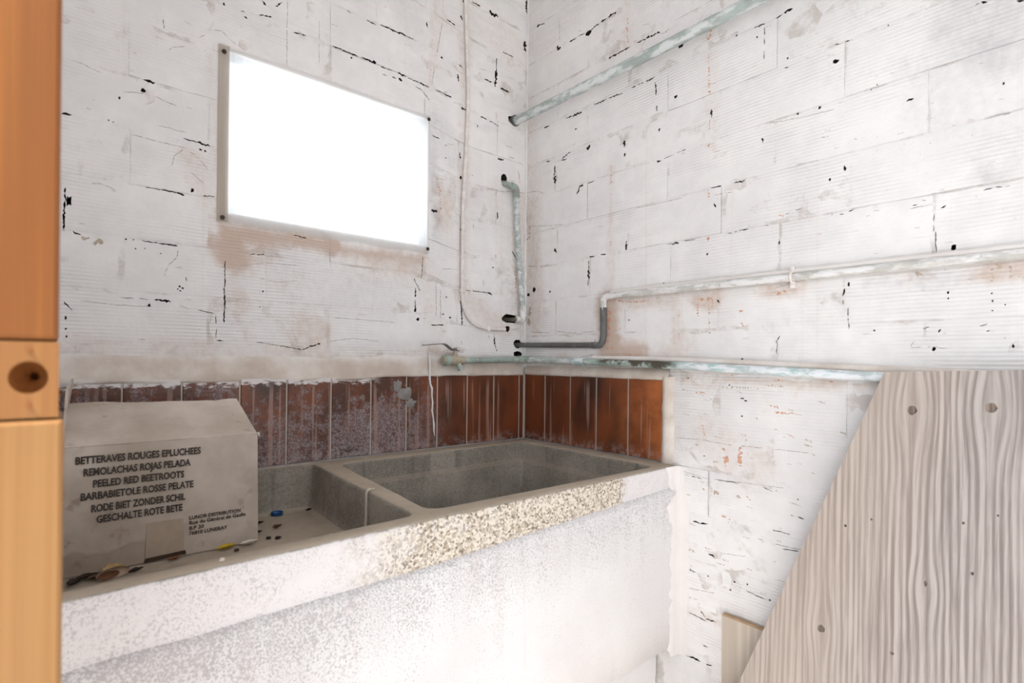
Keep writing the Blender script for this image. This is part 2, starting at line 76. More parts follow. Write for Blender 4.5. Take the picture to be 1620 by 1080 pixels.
B_GREY=[(-11155,16960,-11626,16433,465,55),(-11319,16467,-11475,16347,207,60),(-10289,16468,-10653,16266,201,35),(-9056,16841,-10293,16015,356,20),(-10658,15771,-11784,14968,419,30),(-8077,18421,-10098,16659,741,20),(-5319,19574,-7540,18814,590,25),(-599,21375,-1830,21577,585,25),(-11256,14357,-11492,14245,124,50),(-9209,12369,-9374,12236,146,30),(-9737,12684,-11026,12661,157,40),(-1955,12903,-5036,12516,518,15),(-1152,12962,-1699,12542,384,20),(-5452,8510,-7369,8544,147,30),(-5795,9255,-6470,8162,299,25),(-5468,7188,-7395,6121,585,18)]


# ------------------------------------------------------------------ material helpers
class NT:
    def __init__(self, name):
        self.m = bpy.data.materials.new(name)
        self.m.use_nodes = True
        self.t = self.m.node_tree
        self.b = self.t.nodes['Principled BSDF']
        self.b.inputs['Roughness'].default_value = 0.8
        g = self.n('ShaderNodeNewGeometry')
        self.pos = g.outputs['Position']
        self.b.inputs['Specular IOR Level'].default_value = 0.25

    def n(self, typ):
        return self.t.nodes.new(typ)

    def put(self, sock, v):
        if isinstance(v, bpy.types.NodeSocket):
            self.t.links.new(v, sock)
        elif isinstance(v, (tuple, list)):
            sock.default_value = (v[0], v[1], v[2], 1.0) if len(sock.default_value) == 4 else tuple(v[:3])
        else:
            sock.default_value = v

    def math(self, op, a, b=0.0, c=0.0, clamp=False):
        n = self.n('ShaderNodeMath')
        n.operation = op
        n.use_clamp = clamp
        self.put(n.inputs[0], a); self.put(n.inputs[1], b); self.put(n.inputs[2], c)
        return n.outputs[0]

    def map(self, v, scale=(1, 1, 1), loc=(0, 0, 0)):
        n = self.n('ShaderNodeMapping')
        self.put(n.inputs['Vector'], v)
        n.inputs['Scale'].default_value = scale
        n.inputs['Location'].default_value = loc
        return n.outputs[0]

    def noise(self, v, scale=5.0, detail=3.0, rough=0.55, dist=0.0):
        n = self.n('ShaderNodeTexNoise')
        self.put(n.inputs['Vector'], v)
        n.inputs['Scale'].default_value = scale
        n.inputs['Detail'].default_value = detail
        n.inputs['Roughness'].default_value = rough
        n.inputs['Distortion'].default_value = dist
        return n.outputs[0]

    def voro(self, v, scale=50.0, out='Distance', feature='F1'):
        n = self.n('ShaderNodeTexVoronoi')
        n.feature = feature
        self.put(n.inputs['Vector'], v)
        n.inputs['Scale'].default_value = scale
        return n.outputs[out]

    def step(self, v, lo, hi, a=0.0, b=1.0):
        n = self.n('ShaderNodeMapRange')
        n.interpolation_type = 'SMOOTHSTEP'
        self.put(n.inputs['Value'], v)
        n.inputs['From Min'].default_value = lo
        n.inputs['From Max'].default_value = hi
        n.inputs['To Min'].default_value = a
        n.inputs['To Max'].default_value = b
        return n.outputs[0]

    def mix(self, f, a, b, mode='MIX'):
        n = self.n('ShaderNodeMix')
        n.data_type = 'RGBA'
        n.blend_type = mode
        self.put(n.inputs[0], f)
        self.put(n.inputs[6], a); self.put(n.inputs[7], b)
        return n.outputs[2]

    def xyz(self, v):
        n = self.n('ShaderNodeSeparateXYZ')
        self.put(n.inputs[0], v)
        return n.outputs

    def attr(self, name):
        n = self.n('ShaderNodeAttribute')
        n.attribute_name = name
        s = self.n('ShaderNodeSeparateColor')
        self.put(s.inputs[0], n.outputs['Color'])
        return s.outputs

    def rand(self):
        return self.n('ShaderNodeObjectInfo').outputs['Random']

    def bump(self, hgt, strength=0.3, dist=0.002, normal=None):
        n = self.n('ShaderNodeBump')
        n.inputs['Strength'].default_value = strength
        n.inputs['Distance'].default_value = dist
        self.put(n.inputs['Height'], hgt)
        if normal is not None:
            self.put(n.inputs['Normal'], normal)
        return n.outputs[0]

    def done(self, col=None, rough=None, normal=None):
        if col is not None: self.put(self.b.inputs['Base Color'], col)
        if rough is not None: self.put(self.b.inputs['Roughness'], rough)
        if normal is not None: self.put(self.b.inputs['Normal'], normal)
        return self.m


def plain(name, col, rough=0.7, var=0.25, scale=40.0, metal=0.0, bump=0.2, spec=0.25):
    k = NT(name)
    n = k.noise(k.pos, scale, 4)
    c = k.mix(n, tuple(x * (1 - var) for x in col), tuple(min(1, x * (1 + var)) for x in col))
    k.b.inputs['Metallic'].default_value = metal
    k.b.inputs['Specular IOR Level'].default_value = spec
    return k.done(c, rough, k.bump(n, bump, 0.001))


def whitewash(name, light=(0.835, 0.815, 0.805), dark=(0.725, 0.705, 0.70), grooves=True):
    k = NT(name)
    x, y, z = k.xyz(k.pos)
    n1 = k.noise(k.pos, 2.6, 4)
    n2 = k.noise(k.pos, 17, 5, 0.65)
    n3 = k.noise(k.pos, 70, 4, 0.6)
    base = k.mix(k.step(k.math('ADD', k.math('MULTIPLY', n1, 0.6), k.math('MULTIPLY', n2, 0.4)), 0.36, 0.66), dark, light)
    # thin lime runs and brushed horizontal scuffs
    runs = k.noise(k.map(k.pos, (55, 55, 1.1)), 1.0, 3)
    base = k.mix(k.math('MULTIPLY', k.step(runs, 0.60, 0.74), 0.22), base, (0.70, 0.60, 0.53))
    scuff = k.noise(k.map(k.pos, (11, 11, 150)), 1.0, 4, 0.7)
    scm = k.math('MULTIPLY', k.step(scuff, 0.62, 0.74), k.step(n2, 0.45, 0.62))
    base = k.mix(k.math('MULTIPLY', scm, 0.42), base, (0.47, 0.40, 0.36))
    # grooves of the hollow bricks showing through the paint
    wob = k.math('MULTIPLY', k.math('SUBTRACT', k.noise(k.pos, 6, 2), 0.5), 5.0)
    s = k.math('SINE', k.math('ADD', k.math('MULTIPLY', z, 2 * math.pi / 0.0073), wob))
    gm = k.math('MULTIPLY', k.step(k.noise(k.map(k.pos, (3.2, 3.2, 7)), 1.0, 4, 0.6), 0.42, 0.62), k.step(k.noise(k.map(k.pos, (7, 7, 55)), 1.0, 3), 0.30, 0.62, 0.25, 1.0))
    if grooves:
        gcol = k.math('MULTIPLY', k.math('MULTIPLY', k.step(s, 0.45, 1.0), gm), 0.26)
        base = k.mix(gcol, base, (0.46, 0.43, 0.42))
    # soft stains held by the wall itself
    a = k.attr('stain')
    jag = k.math('MULTIPLY', k.math('SUBTRACT', k.math('ADD', k.math('MULTIPLY', n2, 0.6), k.math('MULTIPLY', n3, 0.4)), 0.5), 1.3)
    sm = k.step(k.math('ADD', a[0], k.math('MULTIPLY', jag, k.step(a[0], 0.02, 0.25))), 0.10, 0.95)
    base = k.mix(k.math('MULTIPLY', sm, 0.80), base, (0.50, 0.355, 0.27))
    gmk = k.step(k.math('ADD', a[1], k.math('MULTIPLY', jag, k.step(a[1], 0.02, 0.25))), 0.10, 0.95)
    base = k.mix(k.math('MULTIPLY', gmk, 0.75), base, (0.43, 0.42, 0.44))
    jm = k.math('MULTIPLY', k.step(a[2], 0.62, 0.95), k.step(k.noise(k.pos, 13, 5, 0.7), 0.47, 0.66))
    base = k.mix(k.math('MULTIPLY', jm, 0.55), base, (0.42, 0.355, 0.31))
    # small dark pits
    pit = k.math('MULTIPLY', k.step(k.noise(k.pos, 210, 2), 0.725, 0.76), k.step(k.noise(k.pos, 9, 3), 0.50, 0.60))
    base = k.mix(k.math('MULTIPLY', pit, 0.75), base, (0.20, 0.16, 0.14))
    h = k.math('ADD', k.math('MULTIPLY', n3, 0.35), k.math('MULTIPLY', n2, 0.6))
    if grooves:
        h = k.math('SUBTRACT', h, k.math('MULTIPLY', k.math('MULTIPLY', s, gm), 0.20))
    return k.done(base, 0.86, k.bump(h, 0.7, 0.0034))


def concrete(name, a, b, paint=None, x0=-9, x1=9):
    """aggregate concrete; paint = colour of worn whitewash, left bare between x0 and x1"""
    k = NT(name)
    x, y, z = k.xyz(k.pos)
    n1 = k.noise(k.pos, 5, 4)
    n2 = k.noise(k.pos, 26, 5, 0.65)
    vd = k.voro(k.pos, 190, 'Distance')
    vc = k.n('ShaderNodeTexVoronoi'); k.put(vc.inputs['Vector'], k.pos); vc.inputs['Scale'].default_value = 190
    cell = k.xyz(vc.outputs['Color'])[0]
    base = k.mix(k.step(n1, 0.35, 0.65), a, b)
    base = k.mix(k.math('MULTIPLY', k.step(cell, 0.55, 0.95), 0.40), base, tuple(min(1, c * 1.75) for c in b))
    base = k.mix(k.math('MULTIPLY', k.step(cell, 0.32, 0.0), 0.55), base, tuple(c * 0.42 for c in a))
    base = k.mix(k.math('MULTIPLY', k.step(n2, 0.55, 0.72), 0.35), base, tuple(c * 0.55 for c in a))
    if paint:
        win = k.math('MULTIPLY', k.step(k.math('ADD', x, k.math('MULTIPLY', n2, 0.10)), x0, x0 + 0.10), k.step(k.math('ADD', x, k.math('MULTIPLY', n2, 0.08)), x1 + 0.02, x1))
        cover = k.math('SUBTRACT', k.math('ADD', k.math('MULTIPLY', n2, 0.8), k.math('MULTIPLY', k.noise(k.pos, 150, 2), 0.75)), k.math('MULTIPLY', win, 0.35))
        base = k.mix(k.step(cover, 0.52, 0.80, 0.25, 0.97), base, paint)
    h = k.math('ADD', k.math('MULTIPLY', vd, -0.6), n2)
    return k.done(base, 0.85, k.bump(h, 0.5, 0.002))


M = {}
M['wash'] = whitewash('whitewashed_brick')
M['wash_plain'] = whitewash('whitewashed_plaster', grooves=False)
M['cavity'] = plain('brick_core_hole_shade', (0.075, 0.052, 0.040), 0.95, 0.4, 60)  # core darkened so the shade inside holes and cracks is in its colour
M['raw'] = plain('bare_terracotta', (0.58, 0.33, 0.23), 0.9, 0.35, 90)
M['tan'] = plain('bare_tan_render', (0.46, 0.38, 0.31), 0.9, 0.30, 70)
M['hairline'] = plain('hairline_crack_grey', (0.40, 0.355, 0.335), 0.95, 0.6, 45)  # flat grey-brown colour drawn along the hairline traces
M['slab'] = plain('wall_core', (0.55, 0.52, 0.50), 0.9, 0.1, 5)
M['floor'] = plain('pale_concrete_floor', (0.58, 0.545, 0.51), 0.85, 0.15, 8)
M['yard'] = plain('pale_yard_concrete', (0.47, 0.47, 0.465), 0.9, 0.15, 3)
M['grout'] = plain('pale_grout', (0.52, 0.46, 0.40), 0.9, 0.2, 60)


def cream_plaster():
    k = NT('cream_plaster')
    n1 = k.noise(k.pos, 9, 5, 0.6); n2 = k.noise(k.pos, 60, 4)
    c = k.mix(k.step(n1, 0.35, 0.68), (0.54, 0.455, 0.39), (0.72, 0.66, 0.605))
    c = k.mix(k.math('MULTIPLY', k.step(k.noise(k.map(k.pos, (14, 14, 90)), 1, 3), 0.6, 0.75), 0.4), c, (0.42, 0.36, 0.33))
    z = k.xyz(k.pos)[2]
    c = k.mix(k.math('MULTIPLY', k.step(k.math('ADD', z, k.math('MULTIPLY', n1, 0.03)), 1.118, 1.150), 0.65), c, (0.78, 0.755, 0.745))
    return k.done(c, 0.88, k.bump(k.math('ADD', n1, k.math('MULTIPLY', n2, 0.4)), 0.5, 0.003))
M['cream'] = cream_plaster()


def tile_mat():
    k = NT('terracotta_tile_glaze')
    x, y, z = k.xyz(k.pos)
    r = k.rand()
    n1 = k.noise(k.pos, 12, 4, 0.6); n2 = k.noise(k.pos, 55, 5, 0.7)
    big = k.noise(k.map(k.pos, (9, 9, 5)), 1, 3)
    c = k.mix(k.step(big, 0.33, 0.66), (0.045, 0.019, 0.011), (0.205, 0.056, 0.019))
    c = k.mix(k.math('MULTIPLY', r, 0.5), c, (0.15, 0.042, 0.017))
    c = k.mix(k.step(y, -0.36, -0.46), c, k.mix(k.step(n1, 0.3, 0.7), (0.20, 0.055, 0.018), (0.40, 0.125, 0.040)))
    # lime bloom, thick on the tiles behind the shallow basin, thinning to nothing by the corner
    left = k.math('MULTIPLY', k.step(x, -0.26, -0.46), k.step(y, -0.05, -0.02))
    low = k.step(z, 1.06, 0.90, 0.02, 0.16)
    cov = k.math('ADD', k.math('ADD', k.math('MULTIPLY', n2, 0.62), k.math('MULTIPLY', big, 0.40)), k.math('ADD', low, k.math('MULTIPLY', r, 0.10)))
    bloom = k.math('MULTIPLY', k.step(cov, 0.56, 0.72), left)
    c = k.mix(k.math('MULTIPLY', bloom, 0.80), c, k.mix(k.step(k.noise(k.pos, 230, 3, 0.7), 0.40, 0.62), (0.17, 0.125, 0.12), (0.36, 0.315, 0.325)))
    pits = k.math('MULTIPLY', k.step(k.noise(k.pos, 120, 4, 0.8), 0.50, 0.60), k.step(n1, 0.36, 0.58))
    c = k.mix(k.math('MULTIPLY', k.math('MULTIPLY', pits, left), 0.8), c, (0.050, 0.030, 0.026))
    # pale runs
    run = k.math('MULTIPLY', k.step(k.noise(k.map(k.pos, (75, 75, 2.2), (3, 1, 0)), 1, 2, 0.5), 0.585, 0.66), k.step(z, 1.078, 1.03))
    c = k.mix(k.math('MULTIPLY', run, 0.50), c, (0.42, 0.27, 0.23))
    corner = k.math('MULTIPLY', k.step(z, 0.91, 0.875), k.step(n2, 0.45, 0.6))
    c = k.mix(k.math('MULTIPLY', corner, 0.45), c, (0.36, 0.32, 0.32))
    # whitewash slopped over the upper edge on the left
    slop = k.math('MULTIPLY', k.step(k.math('ADD', z, k.math('MULTIPLY', k.noise(k.map(k.pos, (60, 60, 160)), 1, 4), 0.045)), 1.080, 1.088), k.step(x, -0.50, -0.56))
    c = k.mix(slop, c, (0.66, 0.62, 0.61))
    k.b.inputs['Specular IOR Level'].default_value = 0.4
    ro = k.math('ADD', k.math('MULTIPLY', bloom, 0.4), 0.38)
    return k.done(c, ro, k.bump(k.math('ADD', n1, bloom), 0.22, 0.002))
M['tile'] = tile_mat()
M['sink'] = concrete('dusty_grey_concrete', (0.19, 0.172, 0.148), (0.33, 0.30, 0.255))


def rim_mat():
    """the same concrete under a film of brown dust that lies on its level faces"""
    k = NT('dusty_sink_concrete')
    x, y, z = k.xyz(k.pos)
    g = k.n('ShaderNodeNewGeometry')
    up = k.xyz(g.outputs['True Normal'])[2]
    n1 = k.noise(k.pos, 6, 4); n2 = k.noise(k.pos, 30, 5, 0.65); n4 = k.noise(k.map(k.pos, (40, 40, 4)), 1, 4)
    vc = k.n('ShaderNodeTexVoronoi'); k.put(vc.inputs['Vector'], k.pos); vc.inputs['Scale'].default_value = 270
    cell = k.xyz(vc.outputs['Color'])[0]
    base = k.mix(k.step(n1, 0.35, 0.65), (0.225, 0.200, 0.166), (0.32, 0.288, 0.242))
    base = k.mix(k.math('MULTIPLY', k.step(cell, 0.6, 0.95), 0.18), base, (0.46, 0.43, 0.40))
    base = k.mix(k.math('MULTIPLY', k.step(cell, 0.3, 0.0), 0.30), base, (0.075, 0.065, 0.058))
    base = k.mix(k.math('MULTIPLY', k.step(n4, 0.56, 0.70), 0.40), base, (0.095, 0.082, 0.072))
    base = k.mix(k.math('MULTIPLY', k.step(up, 0.5, 0.9), k.step(n2, 0.25, 0.6, 0.6, 0.92)), base, k.mix(n1, (0.36, 0.295, 0.225), (0.48, 0.40, 0.315)))
    # worn whitewash on the outer front face, bare aggregate in the middle of it
    win = k.math('MULTIPLY', k.step(k.math('ADD', x, k.math('MULTIPLY', n2, 0.16)), -0.80, -0.62), k.step(k.math('ADD', x, k.math('MULTIPLY', n2, 0.12)), -0.135, -0.165))
    agg = k.mix(k.step(cell, 0.25, 0.8), (0.44, 0.365, 0.285), (0.72, 0.65, 0.555))
    agg = k.mix(k.math('MULTIPLY', k.step(cell, 0.22, 0.05), 0.8), agg, (0.16, 0.13, 0.11))
    fine = k.noise(k.pos, 320, 3, 0.7)
    vn = k.n('ShaderNodeTexVoronoi'); k.put(vn.inputs['Vector'], k.pos); vn.inputs['Scale'].default_value = 150; vn.feature = 'DISTANCE_TO_EDGE'
    grit = k.math('MULTIPLY', k.step(fine, 0.50, 0.60), k.step(k.math('ADD', n2, k.math('MULTIPLY', k.step(x, -0.7, -1.15), 0.12)), 0.36, 0.70))
    wash = k.mix(k.math('MULTIPLY', grit, 0.62), (0.74, 0.705, 0.70), (0.42, 0.40, 0.385))
    outer = k.mix(k.math('MULTIPLY', win, k.step(n2, 0.30, 0.50, 0.70, 1.0)), wash, agg)
    front = k.math('MULTIPLY', k.step(k.math('ADD', y, k.math('MULTIPLY', x, -0.0226)), -0.5585, -0.5600), k.step(k.math('ADD', z, k.math('MULTIPLY', n2, 0.006)), 0.8712, 0.8675))
    base = k.mix(front, base, outer)
    h = k.math('ADD', k.math('MULTIPLY', cell, 0.35), n2)
    return k.done(base, 0.86, k.bump(h, 0.55, 0.0025))
M['rim'] = rim_mat()


def apron_mat():
    k = NT('whitewashed_aggregate')
    x, y, z = k.xyz(k.pos)
    n1 = k.noise(k.pos, 5, 4); n2 = k.noise(k.pos, 22, 5, 0.65)
    fine = k.noise(k.pos, 320, 3, 0.7)
    streak = k.noise(k.map(k.pos, (38, 38, 3)), 1, 4)
    # the paint is thinner near the upper edge and towards the left
    thin = k.math('ADD', k.math('MULTIPLY', k.step(z, 0.62, 0.80), 0.14), k.math('MULTIPLY', k.step(x, -0.35, -1.1), 0.07))
    cov = k.math('ADD', k.math('ADD', k.math('MULTIPLY', fine, 1.05), k.math('MULTIPLY', n2, 0.16)), k.math('ADD', thin, k.math('MULTIPLY', streak, 0.16)))
    c = k.mix(k.step(n1, 0.35, 0.7), (0.70, 0.675, 0.675), (0.75, 0.735, 0.73))
    c = k.mix(k.math('MULTIPLY', k.step(cov, 0.79, 0.96), 0.78), c, (0.40, 0.375, 0.37))
    c = k.mix(k.math('MULTIPLY', k.step(k.math('ADD', streak, k.math('MULTIPLY', thin, 0.7)), 0.56, 0.75), 0.22), c, (0.62, 0.55, 0.54))
    return k.done(c, 0.86, k.bump(k.math('ADD', fine, n2), 0.5, 0.002))
M['apron'] = apron_mat()


def wood(name, light, dark, axis_scale, knots=(), rough=0.8, contrast=(0.38, 0.66)):
    """grain running along z; knots = (y, z, radius) bend the grain around them"""
    k = NT(name)
    x, y, z = k.xyz(k.pos)
    u = y
    ring = None
    for (ky, kz, kr) in knots:
        dy = k.math('SUBTRACT', y, ky); dz = k.math('SUBTRACT', z, kz)
        d2 = k.math('ADD', k.math('MULTIPLY', dy, dy), k.math('MULTIPLY', k.math('MULTIPLY', dz, dz), 0.20))
        fall = k.math('EXPONENT', k.math('MULTIPLY', d2, -1.0 / (kr * 1.5) ** 2))
        u = k.math('SUBTRACT', u, k.math('MULTIPLY', k.math('MULTIPLY', dy, fall), 0.72))
    comb = k.n('ShaderNodeCombineXYZ')
    k.put(comb.inputs[0], x); k.put(comb.inputs[1], u); k.put(comb.inputs[2], z)
    v = comb.outputs[0]
    g1 = k.noise(k.map(v, (axis_scale, axis_scale, axis_scale * 0.013)), 1, 3, 0.5, 0.0)
    g2 = k.noise(k.map(v, (axis_scale * 3.2, axis_scale * 3.2, axis_scale * 0.022)), 1, 3, 0.6)
    g3 = k.noise(k.map(v, (16, 16, 1.6)), 1, 3)
    low = k.noise(k.map(v, (9, 9, 0.75)), 1, 2, 0.45)
    uu = k.xyz(v)[1]
    ringw = k.math('SINE', k.math('ADD', k.math('MULTIPLY', uu, 2 * math.pi * axis_scale * 0.80), k.math('MULTIPLY', low, 34.0)))
    rw = k.math('POWER', k.math('ADD', k.math('MULTIPLY', ringw, 0.5), 0.5), 0.7)
    m = k.math('ADD', k.math('ADD', k.math('MULTIPLY', g1, 0.42), k.math('MULTIPLY', g2, 0.34)), k.math('MULTIPLY', rw, 0.155))
    c = k.mix(k.step(m, contrast[0], contrast[1]), dark, light)
    c = k.mix(k.math('MULTIPLY', k.step(g3, 0.40, 0.70), 0.30), c, tuple(q * 0.80 for q in light))
    return k, c, m


PLANK_KNOTS = [(-1.049, 1.043, 0.020), (-1.150, 1.054, 0.020), (-0.915, 0.625, 0.014), (-1.072, 0.745, 0.012)]
k, c, m_ = wood('weathered_grey_plywood', (0.475, 0.424, 0.398), (0.235, 0.197, 0.182), 120, PLANK_KNOTS, contrast=(0.33, 0.60))
yy = k.xyz(k.pos)
warm = k.step(k.math('ADD', yy[1], k.math('MULTIPLY', yy[2], 0.22)), -0.93, -0.74)
c = k.mix(k.math('MULTIPLY', warm, 0.30), c, (0.56, 0.44, 0.34))
M['plank'] = k.done(c, 0.85, k.bump(m_, 0.5, 0.002))
k, c, m_ = wood('knot_wood', (0.30, 0.24, 0.20), (0.13, 0.10, 0.085), 160)
M['knot'] = k.done(c, 0.85, k.bump(m_, 0.5, 0.002))
for nm, li, da in (('pine_dark', (0.27, 0.095, 0.016), (0.195, 0.062, 0.010)), ('pine_mid', (0.33, 0.155, 0.050), (0.25, 0.105, 0.030)), ('pine_light', (0.315, 0.160, 0.056), (0.265, 0.125, 0.040))):
    k, c, m_ = wood(nm, li, da, 150)
    kn = k.step(k.noise(k.map(k.pos, (40, 40, 22)), 1, 3), 0.66, 0.78)
    c = k.mix(k.math('MULTIPLY', kn, 0.5), c, (0.20, 0.085, 0.03))
    k.b.inputs['Specular IOR Level'].default_value = 0.3
    M[nm] = k.done(c, 0.55, k.bump(m_, 0.25, 0.001))
M['bore'] = plain('stained_bore_wood', (0.27, 0.10, 0.028), 0.5, 0.4, 90)
k, c, m_ = wood('pale_offcut_wood', (0.66, 0.58, 0.49), (0.54, 0.46, 0.38), 60)
M['offcut'] = k.done(c, 0.85)
M['offcut_edge'] = plain('offcut_edge_wood', (0.42, 0.29, 0.18), 0.85, 0.3, 60)


def pipe_mat(name, base, patina, paint, lo, hi, dirt=0.35):
    k = NT(name)
    n1 = k.noise(k.pos, 16, 5, 0.65); n2 = k.noise(k.map(k.pos, (60, 18, 60)), 1, 4, 0.6)
    c = k.mix(k.step(n1, 0.40, 0.60), base, patina)
    c = k.mix(k.step(n2, lo, hi), c, paint)
    d = k.step(k.noise(k.pos, 90, 4, 0.7), 0.60, 0.72)
    c = k.mix(k.math('MULTIPLY', d, dirt), c, (0.10, 0.09, 0.08))
    return k.done(c, 0.6, k.bump(k.math('ADD', n1, n2), 0.5, 0.0015))
M['pipe_teal'] = pipe_mat('pipe_teal_patina', (0.36, 0.40, 0.385), (0.41, 0.475, 0.455), (0.66, 0.685, 0.685), 0.44, 0.60)
M['pipe_grey'] = pipe_mat('pipe_grey_green', (0.27, 0.285, 0.26), (0.33, 0.42, 0.37), (0.50, 0.49, 0.46), 0.52, 0.66)
def low_pipe():
    k = NT('verdigris_pipe_blackened_patch')
    x, y, z = k.xyz(k.pos)
    n1 = k.noise(k.pos, 18, 5, 0.65); n2 = k.noise(k.map(k.pos, (70, 22, 70)), 1, 4, 0.65)
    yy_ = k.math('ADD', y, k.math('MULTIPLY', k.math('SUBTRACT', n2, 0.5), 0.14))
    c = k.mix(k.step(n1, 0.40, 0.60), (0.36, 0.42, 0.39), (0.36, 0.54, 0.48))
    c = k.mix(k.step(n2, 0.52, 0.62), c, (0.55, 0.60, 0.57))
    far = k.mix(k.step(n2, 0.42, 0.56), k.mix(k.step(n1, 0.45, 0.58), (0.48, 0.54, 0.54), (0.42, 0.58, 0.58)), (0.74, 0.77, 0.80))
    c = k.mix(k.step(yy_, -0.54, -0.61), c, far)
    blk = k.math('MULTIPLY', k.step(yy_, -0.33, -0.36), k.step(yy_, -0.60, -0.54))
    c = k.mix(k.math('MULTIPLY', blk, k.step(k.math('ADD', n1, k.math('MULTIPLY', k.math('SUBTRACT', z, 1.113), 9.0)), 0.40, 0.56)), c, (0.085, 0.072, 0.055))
    return k.done(c, 0.7, k.bump(k.math('ADD', n1, n2), 0.6, 0.002))
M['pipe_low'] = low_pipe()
M['pipe_dark'] = pipe_mat('pipe_bare_dark_shade', (0.105, 0.10, 0.098), (0.15, 0.148, 0.145), (0.36, 0.34, 0.32), 0.64, 0.74)  # dark grey pipe; its colour also stands for the shaded wall chase
M['pipe_white'] = pipe_mat('pipe_flaking_white', (0.50, 0.49, 0.46), (0.62, 0.60, 0.57), (0.78, 0.77, 0.77), 0.42, 0.58, 0.6)
M['pipe_blue'] = pipe_mat('pipe_blue_white', (0.44, 0.50, 0.50), (0.42, 0.60, 0.60), (0.74, 0.77, 0.80), 0.42, 0.56)
M['pipe_mould'] = pipe_mat('pipe_blackened', (0.10, 0.088, 0.070), (0.17, 0.145, 0.115), (0.40, 0.37, 0.31), 0.60, 0.70, 0.6)
M['conduit'] = pipe_mat('conduit_overpainted', (0.70, 0.63, 0.585), (0.74, 0.69, 0.65), (0.80, 0.77, 0.755), 0.45, 0.65, 0.15)
M['brass'] = plain('limed_brass', (0.42, 0.37, 0.28), 0.55, 0.35, 120, 0.2)
M['steel'] = plain('dull_steel', (0.20, 0.185, 0.17), 0.5, 0.35, 120, 0.5)
M['rust_screw'] = plain('rusty_screw', (0.055, 0.04, 0.032), 0.6, 0.4, 200, 0.3)


def card_mat():
    k = NT('stained_pale_cardboard')
    x, y, z = k.xyz(k.pos)
    n1 = k.noise(k.pos, 7, 5, 0.6); n2 = k.noise(k.pos, 38, 4, 0.6)
    c = k.mix(k.step(n1, 0.32, 0.68), (0.42, 0.35, 0.285), (0.60, 0.525, 0.46))
    st = k.math('MULTIPLY', k.step(n2, 0.56, 0.70), k.step(k.noise(k.map(k.pos, (9, 9, 5)), 1, 2), 0.46, 0.62))
    c = k.mix(k.math('MULTIPLY', st, 0.55), c, (0.25, 0.165, 0.11))
    wet = k.step(k.math('ADD', z, k.math('MULTIPLY', k.noise(k.map(k.pos, (16, 16, 10)), 1, 3), 0.075)), 0.842, 0.834)
    wl = k.math('MULTIPLY', wet, k.step(x, -1.00, -1.06))
    c = k.mix(k.math('MULTIPLY', wl, 0.40), c, (0.24, 0.165, 0.115))
    return k.done(c, 0.85, k.bump(n2, 0.15, 0.001))
M['card'] = card_mat()
M['card_patch'] = plain('torn_cardboard_liner', (0.42, 0.335, 0.26), 0.9, 0.15, 50)
M['slot'] = plain('dark_gap_shade', (0.06, 0.035, 0.022), 0.9, 0.3, 80)  # dark colour standing in for the shade inside small openings


def ink_mat():
    k = NT('worn_black_print')
    k.done(k.mix(k.noise(k.pos, 60, 3), (0.035, 0.026, 0.022), (0.075, 0.058, 0.050)), 0.8)
    tr = k.n('ShaderNodeBsdfTransparent')
    mx = k.n('ShaderNodeMixShader')
    worn = k.step(k.noise(k.map(k.pos, (160, 160, 90)), 1, 4, 0.65), 0.68, 0.74)
    k.put(mx.inputs[0], k.math('MULTIPLY', worn, 0.7))
    k.t.links.new(k.b.outputs[0], mx.inputs[1]); k.t.links.new(tr.outputs[0], mx.inputs[2])
    k.t.links.new(mx.outputs[0], k.t.nodes['Material Output'].inputs[0])
    return k.m
M['ink'] = ink_mat()


def sheet_mat():
    k = NT('milky_plastic_sheet')
    tl = k.n('ShaderNodeBsdfTranslucent'); tl.inputs[0].default_value = (0.95, 0.955, 0.955, 1)
    tr = k.n('ShaderNodeBsdfTransparent'); tr.inputs[0].default_value = (0.95, 0.95, 0.94, 1)
    x = k.xyz(k.pos)[0]
    st = k.noise(k.map(k.pos, (520, 1, 2)), 1, 2)
    dirt = k.math('MULTIPLY', k.step(x, -0.8725, -0.8765), k.step(st, 0.30, 0.65, 0.55, 1.0))
    k.put(tl.inputs[0], k.mix(dirt, (0.95, 0.955, 0.955), (0.66, 0.59, 0.51)))
    k.done(k.mix(dirt, (0.74, 0.725, 0.70), (0.60, 0.54, 0.47)), 0.35)
    a = k.n('ShaderNodeMixShader'); b = k.n('ShaderNodeMixShader')
    a.inputs[0].default_value = 0.12
    k.t.links.new(tl.outputs[0], a.inputs[1]); k.t.links.new(tr.outputs[0], a.inputs[2])
    b.inputs[0].default_value = 0.12
    k.t.links.new(a.outputs[0], b.inputs[1]); k.t.links.new(k.b.outputs[0], b.inputs[2])
    k.t.links.new(b.outputs[0], k.t.nodes['Material Output'].inputs[0])
    return k.m
M['sheet'] = sheet_mat()
M['leaf_brown'] = plain('dry_leaf_brown', (0.10, 0.058, 0.035), 0.8, 0.5, 150)
M['leaf_dark'] = plain('dry_leaf_black_brown', (0.040, 0.026, 0.020), 0.8, 0.5, 150)
M['leaf_yellow'] = plain('yellow_leaf', (0.52, 0.36, 0.03), 0.6, 0.25, 90)
M['leaf_ochre'] = plain('ochre_leaf', (0.46, 0.31, 0.13), 0.7, 0.35, 90)
M['rustflake'] = plain('rusty_flake', (0.20, 0.075, 0.035), 0.85, 0.4, 120)
M['shell'] = plain('pale_shell', (0.52, 0.39, 0.29), 0.6, 0.3, 90)
M['shell_in'] = plain('shell_inside', (0.16, 0.07, 0.035), 0.7, 0.4, 90)
M['blue'] = plain('blue_plastic', (0.012, 0.070, 0.22), 0.4, 0.15, 60)
M['paper'] = plain('dirty_white_chip', (0.60, 0.54, 0.48), 0.85, 0.2, 90)
